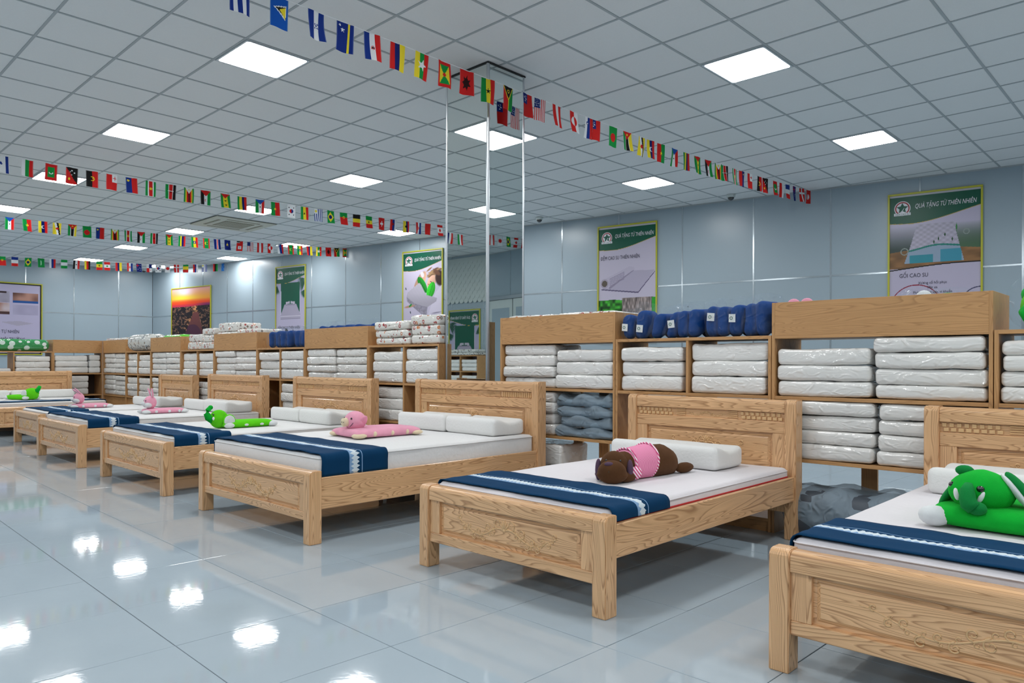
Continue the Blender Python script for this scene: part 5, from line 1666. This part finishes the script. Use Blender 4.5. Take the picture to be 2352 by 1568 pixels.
for s in (-1, 1):
    part(MB().ball((s * .055, -.36, .115), (.012, .016, .020), 8, 6), 'tusk', 'eye_white', h)
    part(MB().ball((s * .05, -.362, .16), (.012, .009, .010), 8, 6), 'eye', 'eye_black', h)
    e = part(MB().ball((s * .105, -.215, .085), (.018, .068, .075), 14, 10), 'ear', 'plush_lime', h)
    part(MB().ball((s * .116, -.215, .085), (.012, .058, .064), 14, 10), 'ear_lining', 'plush_white', e)

# dark green elephant facing the foot end
z = BEDS[1]['zt'] + .001
t = toy('plush_elephant', 'dark green plush elephant with white tusks on the bed', (-.585, 3.52, z), .0)
vs, fs = cushion(.50, .56, .095, .04, .004, 12)
add('body', mesh_from('body', vs, fs), M['plush_green'], t, smooth=True)
for sx in (-1, 1):
    for sy in (-1, 1):
        part(MB().ball((sx * .225, sy * .25, .042), (.06, .05, .040), 12, 8), 'foot', 'plush_white', t)
def hshape(p):
    return (p[0], p[1], p[2] * (1.0 - .15 * (p[2] > 0) * abs(p[0])))
h = part(MB().ball((-.045, -.15, .20), (.135, .12, .118), 22, 14, fn=hshape), 'head', 'plush_green', t)
h.scale = (.86, .86, .72); h.location = (-.045, -.021, 0)
pts = [(-.075, -.245, .245), (-.077, -.272, .215), (-.072, -.290, .175), (-.062, -.300, .145), (-.045, -.297, .132)]
part(MB().tube(pts, [.020, .030, .034, .038, .038], 14), 'trunk', 'plush_darkgreen', h)
part(MB().ball((-.035, -.292, .130), (.04, .035, .036), 14, 10), 'trunk_tip', 'plush_darkgreen', h)
part(MB().ball((-.115, -.14, .302), (.04, .03, .03), 12, 8), 'hair_tuft', 'plush_darkgreen', h)
for sx, a in ((-.125, -.15), (-.025, .35)):
    mx = Matrix.Translation((sx, -.262 if sx > -.1 else -.245, .185)) @ Matrix.Rotation(a, 4, 'Y')
    part(MB().ball((0, 0, 0), (.012, .010, .034), 10, 8, mx), 'tusk', 'eye_white', h)
for sx, sy in ((-.150, -.205), (-.028, -.262)):
    e = part(MB().ball((sx, sy, .228), (.017, .012, .018), 12, 8), 'eye', 'eye_black', h)
mx = Matrix.Translation((.105, -.13, .215)) @ Matrix.Rotation(-.55, 4, 'Y') @ Matrix.Rotation(.3, 4, 'Z')
e = part(MB().ball((0, 0, 0), (.03, .062, .115), 16, 12, mx), 'ear', 'plush_darkgreen', h)
mx2 = Matrix.Translation((.088, -.165, .215)) @ Matrix.Rotation(-.55, 4, 'Y') @ Matrix.Rotation(.3, 4, 'Z')
part(MB().ball((0, 0, 0), (.016, .045, .105), 16, 12, mx2), 'ear_lining', 'plush_white', e)
mx = Matrix.Translation((-.18, -.10, .17)) @ Matrix.Rotation(.5, 4, 'Y')
part(MB().ball((0, 0, 0), (.022, .06, .10), 16, 12, mx), 'ear', 'plush_darkgreen', h)

# lime toy on the far left bed
t = toy('plush_elephant', 'small lime green plush toy on the far left sideways bed', (-14.05, 3.12, .502), R7 + .5)
vs, fs = cushion(.28, .46, .08, .035, .003, 15)
add('body', mesh_from('body', vs, fs), M['plush_lime'], t, smooth=True)
for sx, sy in ((-1, -1), (1, -1), (-1, 1), (1, 1)):
    part(MB().ball((sx * .11, sy * .19, .034), (.05, .05, .03), 12, 8), 'foot', 'plush_white', t)
h = part(MB().ball((0, -.19, .105), (.11, .10, .085), 16, 10), 'head', 'plush_lime', t)
part(MB().tube([(.02, -.26, .13), (.04, -.28, .17), (.07, -.28, .215)], [.04, .032, .026], 12), 'trunk', 'plush_green', h)
for s in (-1, 1):
    part(MB().ball((s * .10, -.15, .10), (.02, .06, .06), 12, 8), 'ear', 'plush_white', h)
# ------------------------------------------------------------------ shelf units
YS = 4.70
DEP = 0.43
T = .02


def shelf_unit(label, org, rz, w, tall, div_up=None, div_lo=None, rear=(), open_low=False, back=False, closed=False):
    t = empty('shelf_unit', org, rz)
    tag(t, label, 'shelf', 'oak-effect shelf units in a row')
    H = 1.52 if tall else 1.305
    for x in (0, w - T):
        MB().box(x, x + T, 0, DEP, 0, H).build('side_panel', M['board_z'], t, bevel=.001)
    for z in (.906, .506) + (() if open_low else (.09,)):
        MB().box(T, w - T, .002, DEP, z - .022, z).build('shelf_board', M['board_x'], t, bevel=.001)
    MB().box(T, w - T, 0, DEP, 1.283, 1.305).build('top_board', M['board_x'], t, bevel=.001)
    if tall:
        MB().box(T, w - T, .001, .019, 1.305, 1.52).build('front_board', M['board_x'], t, bevel=.001)
        MB().box(T, w - T, .0005, .019, 1.288, 1.305).build('edge_strip', M['board_x'], t)
    if not open_low:
        MB().box(T, w - T, .02, .038, 0, .068).build('plinth', M['board_x'], t)
    if div_up: MB().box(div_up - T / 2, div_up + T / 2, .002, DEP, .906, 1.283).build('divider', M['board_z'], t, bevel=.001)
    if div_lo: MB().box(div_lo - T / 2, div_lo + T / 2, .002, DEP, .506, .884).build('divider', M['board_z'], t, bevel=.001)
    if back: MB().box(T, w - T, DEP - .012, DEP - .002, .09, .884).build('back_panel', M['dark_wood'], t)
    if closed: MB().box(T, w - T, .03, .045, .09, .482).build('lower_front_board', M['board_x'], t)
    for x in rear: MB().box(x - .05, x + .05, DEP - .02, DEP, 0, .884).build('rear_post', M['board_z'], t)
    return t


def unit(label, x0, x1, tall, **kw):
    return shelf_unit(label, (x0 + .0015, YS, 0), 0, x1 - x0 - .003, tall, **kw)


unit('tall shelf unit immediately right of the mirror column', -4.66, -3.395, True, rear=(.57, .85))
unit('low shelf unit with blue neck pillows on top, right of the column', -3.393, -2.132, False, div_up=.63, div_lo=.63)
unit('tall shelf unit between the brown dog bed and the far right bed', -2.13, -.88, True, rear=(.48, .86), open_low=True)
unit('low shelf unit cut off by the right edge of the picture', -.878, .38, False, div_up=.63, div_lo=.63)
unit('low shelf unit left of the mirror column with printed packs on top', -6.688, -5.502, False, back=True, div_up=.62, div_lo=.62)
unit('tall shelf unit, second to the left of the mirror column', -8.008, -6.69, True, back=True)
unit('low shelf unit with blue bags on top, third left of the column', -9.208, -8.01, False, back=True, div_up=.60, div_lo=.60)
unit('tall shelf unit, fourth to the left of the mirror column', -10.508, -9.21, True, back=True)
unit('low shelf unit, fifth to the left of the mirror column', -11.688, -10.51, False, back=True, div_up=.60, div_lo=.60)
unit('tall shelf unit, sixth to the left of the mirror column', -12.918, -11.69, True, back=True, closed=True, div_lo=.35)
unit('low shelf unit, seventh to the left of the mirror column', -14.08, -12.92, False, back=True, closed=True, div_up=.56, div_lo=.56)
unit('tall shelf unit in the corner where both shelf rows meet', -15.299, -14.082, True, back=True, closed=True)
XS = -15.30
shelf_unit('tall corner shelf unit facing right at the far left', (XS, 3.874, 0), math.pi / 2, .825, True, back=True)
shelf_unit('low shelf unit at the left edge with the green dotted bag', (XS, 2.62, 0), math.pi / 2, 1.25, False, back=True, div_up=.65, div_lo=.65)

# ------------------------------------------------------------------ bagged goods
PACK = {}
rnd = random.Random(21)
ORDN = {1: ['single'], 2: ['upper', 'lower'], 3: ['top', 'middle', 'bottom'], 4: ['top', 'second from top', 'third from top', 'bottom']}


def pack_mesh(w, d, h, mat, soft, var):
    key = (round(w, 2), round(d, 2), round(h, 3), mat, var)
    if key not in PACK:
        vs, fs = superbox((w, d, h), min(soft, h * .46), (8, 5, 2), .007, 9.0, var * 3.3 + w)
        me = mesh_from('bedding_pack', vs, fs); me.materials.append(M[mat])
        me.polygons.foreach_set('use_smooth', [True] * len(me.polygons))
        PACK[key] = me
    return PACK[key]


def stack(where, x0, x1, z0, z1, n, mat='pack_white', look='white bagged pack', soft=.026, org=(0, YS), rz=0.0, dep=.38, grp='white bedding packs in clear bags', jit=1.0, y0=.012):
    """n packs on top of each other; x0..x1 along the shelf, front at the shelf edge"""
    h = (z1 - z0) / n
    c, s = math.cos(rz), math.sin(rz)
    hs_ = [h * (1 + rnd.uniform(-.10, .10)) for _ in range(n)]
    k = (z1 - z0) / sum(hs_)
    z = z0
    for i in range(n):
        hh = hs_[i] * k
        w = (x1 - x0) * (1 - rnd.uniform(0, .035) * jit)
        lx = (x0 + x1) / 2 + rnd.uniform(-.006, .006) * jit
        ly = y0 + dep / 2 + rnd.uniform(-.012, .012) * jit
        me = pack_mesh(w, dep, hh - .002, mat, soft, i + int(abs(x0) * 7) % 5)
        o = bpy.data.objects.new('bedding_pack', me); COL.objects.link(o)
        o.location = (org[0] + c * lx - s * ly, org[1] + s * lx + c * ly, z + .001)
        o.rotation_euler = (0, 0, rz + rnd.uniform(-.012, .012) * jit)
        pos = ORDN[n][n - 1 - i] if n in ORDN else str(i)
        tag(o, f'{look}, {pos}, {where}', 'bedding pack', grp)
        z += hh


U = .908
Lo = .508
stack('left stack, upper shelf, right of the column', -4.63, -4.03, U, 1.278, 4)
stack('right stack, upper shelf, right of the column', -4.02, -3.425, U, 1.228, 3)
stack('left cell directly under the blue neck pillows', -3.36, -2.80, U, 1.24, 3)
stack('right cell directly under the blue neck pillows', -2.745, -2.165, U, 1.26, 3)
stack('left stack, upper shelf below the pillow poster', -2.10, -1.515, U, 1.215, 3)
stack('right stack, upper shelf below the pillow poster', -1.505, -.91, U, 1.278, 4)
stack('upper shelf at the right edge of the picture', -.85, -.28, U, 1.245, 4)
stack('left stack beside the grey sheer bags', -4.40, -4.03, Lo, .876, 4)
stack('low on the bottom board beside the dog bed', -4.45, -3.95, .094, .43, 2)
stack('left stack, lower shelf above the dark grey bag', -2.09, -1.49, Lo, .882, 4)
stack('right stack, lower shelf above the dark grey bag', -1.48, -.91, Lo, .880, 4)
# left of the column
stack('left cell, upper shelf, first unit left of column', -6.62, -6.085, U, 1.235, 3)
stack('right cell, upper shelf, first unit left of column', -6.05, -5.528, U, 1.265, 3)
stack('lower shelf, first unit left of column', -6.60, -6.09, Lo, .862, 3)
stack('left stack, upper shelf, second unit left of column', -7.975, -7.36, U, 1.278, 4)
stack('right stack, upper shelf, second unit left of column', -7.345, -6.715, U, 1.272, 4)
stack('left cell, upper shelf, third unit left of column', -9.165, -8.63, U, 1.25, 3)
stack('right cell, upper shelf, third unit left of column', -8.59, -8.04, U, 1.262, 3)
stack('lower shelf, third unit left of column', -8.59, -8.04, Lo, .85, 3)
stack('left stack, upper shelf, fourth unit left of column', -10.475, -9.87, U, 1.278, 4)
stack('right stack, upper shelf, fourth unit left of column', -9.855, -9.235, U, 1.275, 4)
stack('left cell, upper shelf, fifth unit left of column', -11.64, -11.11, U, 1.255, 3)
stack('right cell, upper shelf, fifth unit left of column', -11.07, -10.54, U, 1.255, 3)
stack('lower shelf, fifth unit left of column', -11.07, -10.54, Lo, .83, 3)
stack('left stack, upper shelf, sixth unit left of column', -12.885, -12.31, U, 1.278, 4)
stack('right stack, upper shelf, sixth unit left of column', -12.295, -11.715, U, 1.276, 4)
stack('left cell, upper shelf, seventh unit left of column', -14.04, -13.54, U, 1.262, 3)
stack('right cell, upper shelf, seventh unit left of column', -13.49, -12.95, U, 1.24, 3)
stack('left stack, upper shelf, corner unit', -15.25, -14.69, U, 1.278, 4)
stack('right stack, upper shelf, corner unit', -14.68, -14.11, U, 1.275, 4)
stack('left stack, lower shelf, corner unit', -15.25, -14.69, Lo, .88, 4)
stack('right stack, lower shelf, corner unit', -14.68, -14.11, Lo, .865, 4)
stack('left cell, lower shelf, seventh unit left of column', -14.04, -13.54, Lo, .85, 3)
stack('right cell, lower shelf, seventh unit left of column', -13.49, -12.95, Lo, .845, 3)
stack('lower shelf, sixth unit left of column', -12.885, -12.60, Lo, .86, 4)
lf = dict(org=(XS, 0), rz=math.pi / 2)
stack('left stack, upper shelf, far left facing unit', 3.90, 4.46, U, 1.235, 3, **lf)
stack('right stack, upper shelf, far left facing unit', 4.47, 4.665, U, 1.25, 3, **lf)
stack('lower shelf, far left facing unit', 3.96, 4.47, Lo, .86, 3, **lf)
stack('right cell under the green dotted bag', 3.29, 3.84, U, 1.22, 3, **lf)
stack('left cell under the green dotted bag', 2.66, 3.24, U, 1.0, 1, **lf)
# printed packs on the tops
pr = dict(mat='pack_print', look='red-printed bagged pack', grp='printed bedding packs on the shelf tops')
stack('left stack beside the mirror column', -6.58, -5.99, 1.307, 1.555, 3, **pr)
stack('right stack beside the mirror column', -5.97, -5.515, 1.307, 1.60, 3, **pr)
stack('left on top of the fifth unit left of column', -11.45, -10.98, 1.307, 1.54, 2, **pr)
stack('right on top of the fifth unit left of column', -10.97, -10.54, 1.307, 1.62, 3, **pr)
stack('on top of the fourth unit left of column', -10.45, -9.86, 1.307, 1.68, 3, y0=.03, **pr)
stack('right on top of the fourth unit left of column', -9.84, -9.25, 1.307, 1.575, 3, y0=.03, **pr)
stack('left behind the front board right of the column', -4.60, -4.05, 1.307, 1.535, 2, y0=.03, **pr)
stack('right behind the front board right of the column', -4.03, -3.43, 1.307, 1.538, 2, y0=.03, **pr)
stack('behind the front board of the corner unit', -15.2, -14.15, 1.307, 1.56, 2, y0=.03, **pr)
stack('leaning on top of the seventh unit left of column', -13.95, -12.98, 1.307, 1.60, 1, mat='pack_leaf', look='brown leaf-print bag', soft=.12, y0=-.04, grp='printed bedding packs on the shelf tops')
stack('on top of the sixth unit left of column', -12.6, -11.8, 1.307, 1.565, 1, mat='pack_lime', look='lime green bagged toy', soft=.1, y0=.04, grp='bagged green toys')
stack('on top of the left edge unit', 2.80, 3.84, 1.307, 1.52, 1, mat='pack_mix', look='green bag with white dots', soft=.09, y0=.0, grp='bagged green toys', **lf)


# blue U-shaped neck pillows standing in clear bags
def neck_pillow(label, x, y, z, h, lean, rz, tagged, seed):
    t = empty('neck_pillow', (x, y, z), rz)
    tag(t, label, 'neck pillow', 'blue neck pillows in clear bags')
    def notch(v):
        k = max(0, -v.z / (h / 2)) * max(0, 1 - abs(v.y) / .06)
        v.z += k * .05
        v.x += lean * (v.z + h / 2)
        return v
    vs, fs = superbox((.098, .245, h - .012), .047, (2, 8, 5), .012, 9, seed * 2.3, notch)
    add('pillow', mesh_from('pillow', vs, fs), M['blue_pillow'], t, smooth=True)
    vs, fs = superbox((.122, .29, h + .045), .05, (4, 6, 6), .022, 13, seed * 1.9,
                      lambda s: Vector((s.x * (1 - .25 * max(0, s.z / h)) + lean * (s.z + h / 2), s.y * (1 - .15 * max(0, s.z / h)), s.z)))
    add('plastic_bag', mesh_from('plastic_bag', vs, fs), M['clear_bag'], t, smooth=True)
    if tagged:
        g = MB().box(-.026, .026, -.001, .001, -.028, .028).build('paper_tag', M['paper_tag'], t, loc=(lean * h * .55 - .005, -.142, h * tagged), rot=(0.06, .12 * math.sin(seed), 0))
        MB().tube([(.010 * math.cos(2 * math.pi * k / 12) - .006, -.0015, .010 * math.sin(2 * math.pi * k / 12)) for k in range(13)], .002, 4, False).build('tag_print', M['ink_green'], g)


xs = [-3.315, -3.215, -3.055, -2.955, -2.845, -2.735, -2.61, -2.505, -2.41, -2.325, -2.21]
tg = [.45, .33, 0, .5, 0, 0, .60, 0, .55, 0, 0]
hsz = [.20, .235, .20, .205, .215, .225, .235, .225, .23, .24, .25]
nmz = ['first', 'second', 'third', 'fourth', 'fifth', 'sixth', 'seventh', 'eighth', 'ninth', 'tenth', 'eleventh']
for k, x in enumerate(xs):
    neck_pillow(f'blue neck pillow in clear bag, {nmz[k]} from left right of the column', x, YS + .165, 1.306, hsz[k], (.25 if k in (2, 3) else .06 * math.sin(k * 1.7)), .25 * math.sin(k * 2.3), tg[k], k + 1)
for k, x in enumerate((-8.95, -8.80, -8.64, -8.48, -8.30, -8.14)):
    neck_pillow(f'blue neck pillow in clear bag, {nmz[k]} from left, third unit left of column', x, YS + .165, 1.306, .225, .1 * math.sin(k * 2.7), .3 * math.sin(k * 1.9), 0, k + 21)
for k, x in enumerate((-7.80, -7.62, -7.44, -7.25, -7.05, -6.80)):
    neck_pillow(f'blue bagged neck pillow behind the front board, {nmz[k]} from left, second unit left', x, YS + .20, 1.306, .262, .1 * math.sin(k * 1.7), .3 * math.sin(k * 2.9), 0, k + 41)

# bagged green toys on the shelf tops at the right
t = empty('bagged_elephant', (-.66, YS + .19, 1.306)); tag(t, 'bagged green plush elephant on the shelf at the right edge', 'plush toy', 'bagged green toys')
MB().ball((0, 0, .13), (.13, .12, .125), 16, 10).build('head', M['plush_lime'], t, smooth=True)
MB().tube([(-.06, -.10, .12), (-.08, -.15, .09), (-.06, -.17, .05)], [.04, .034, .028], 12).build('trunk', M['plush_green'], t, smooth=True)
MB().ball((.10, -.09, .05), (.10, .05, .045), 12, 8).build('foot', M['plush_white'], t, smooth=True)
MB().ball((-.08, .02, .20), (.05, .06, .05), 12, 8).build('ear', M['plush_green'], t, smooth=True)
vs, fs = superbox((.36, .34, .31), .12, (5, 5, 4), .03, 8, 3); add('plastic_bag', mesh_from('plastic_bag', vs, fs), M['clear_bag'], t, smooth=True)
t = empty('bagged_toy', (-1.22, YS + .22, 1.306)); tag(t, 'green and white bagged toy peeking over the tall shelf at right', 'plush toy', 'bagged green toys')
MB().ball((0, 0, .11), (.16, .12, .108), 16, 10).build('body', M['plush_green'], t, smooth=True)
MB().ball((-.05, -.03, .20), (.05, .05, .055), 12, 8).build('ear', M['plush_white'], t, smooth=True)
MB().ball((.07, 0, .19), (.09, .06, .045), 12, 8).build('head', M['plush_green'], t, smooth=True)
MB().ball((.15, -.02, .185), (.035, .04, .035), 12, 8).build('foot', M['plush_white'], t, smooth=True)
vs, fs = superbox((.44, .30, .26), .1, (5, 5, 3), .03, 8, 6); add('plastic_bag', mesh_from('plastic_bag', vs, fs), M['clear_bag'], t, smooth=True)
t = empty('plush_toy', (-2.03, YS + .22, 1.306)); tag(t, 'pink plush toy with only its ears above the tall shelf', 'plush toy')
MB().ball((0, 0, .10), (.09, .09, .10), 14, 10).build('head', M['plush_pink'], t, smooth=True)
for s in (-1, 1):
    MB().ball((s * .045, 0, .215), (.045, .022, .038), 12, 8, Matrix.Rotation(s * .0, 4, 'Y')).build('ear', M['plush_pink'], t, smooth=True)


# grey sheer bags
def sheer(label, x, z, w, h, seed, dark=False, y=YS + .19, dep=.36, rz=0.0):
    t = empty('sheer_bag', (x, y, z), rz)
    tag(t, label, 'bag', 'grey sheer bedding bags')
    vs, fs = superbox((w * .92, dep * .9, h * (.9 if dark else .6)), h * .28, (6, 5, 2), .012, 7, seed)
    add('contents', mesh_from('contents', vs, fs), M['sheer_dark' if dark else 'sheer_core'], t, smooth=True)
    vs, fs = superbox((w, dep, h * .97), h * .42, (10, 7, 3), .030, 8, seed + 2)
    vs = [(a, b_, max(.001, c)) for a, b_, c in vs]
    vs = [(a * (1 + .05 * math.sin(c * 40 + seed)), b_ - .02 * math.sin(a * 18 + seed), c + (.018 * math.sin(a * 21 + seed) * (c > h * .4))) for a, b_, c in vs]
    add('sheer_cloth', mesh_from('sheer_cloth', vs, fs), M['sheer_bag'], t, smooth=True)


zz = .508
for k, (h, lab) in enumerate(((.085, 'bottom'), (.085, 'third from top'), (.085, 'second from top'), (.10, 'top'))):
    sheer(f'blue-grey sheer bag, {lab} of the pile behind the dog bed', -3.715 + .015 * math.sin(k * 2), zz, .56, h, k * 2.7, rz=.03 * math.sin(k * 3)); zz += h
sheer('large dark grey sheer bag on the floor beside the dog bed', -1.63, .003, .80, .345, 9.1, True, YS + .12, .45)

# shelf opposite, seen in the mirror
shelf_unit('shelf unit against the opposite wall, seen only in the mirror', (-13.2, YP + DEP + .01, 0), math.pi, 1.3, False, div_up=.65, div_lo=.65)
ms = dict(org=(-13.2, YP + DEP + .01), rz=math.pi)
stack('left cell, upper shelf, seen in the mirror', .05, .60, U, 1.20, 3, **ms)
stack('right cell, upper shelf, seen in the mirror', .69, 1.25, U, 1.20, 3, **ms)
stack('left cell, lower shelf, seen in the mirror', .05, .60, Lo, .80, 3, **ms)
stack('right cell, lower shelf, seen in the mirror', .69, 1.25, Lo, .80, 3, **ms)
stack('on the shelf top, seen in the mirror', .1, 1.2, 1.307, 1.46, 2, mat='pack_leaf', look='leaf-print bagged pack', grp='printed bedding packs on the shelf tops', **ms)
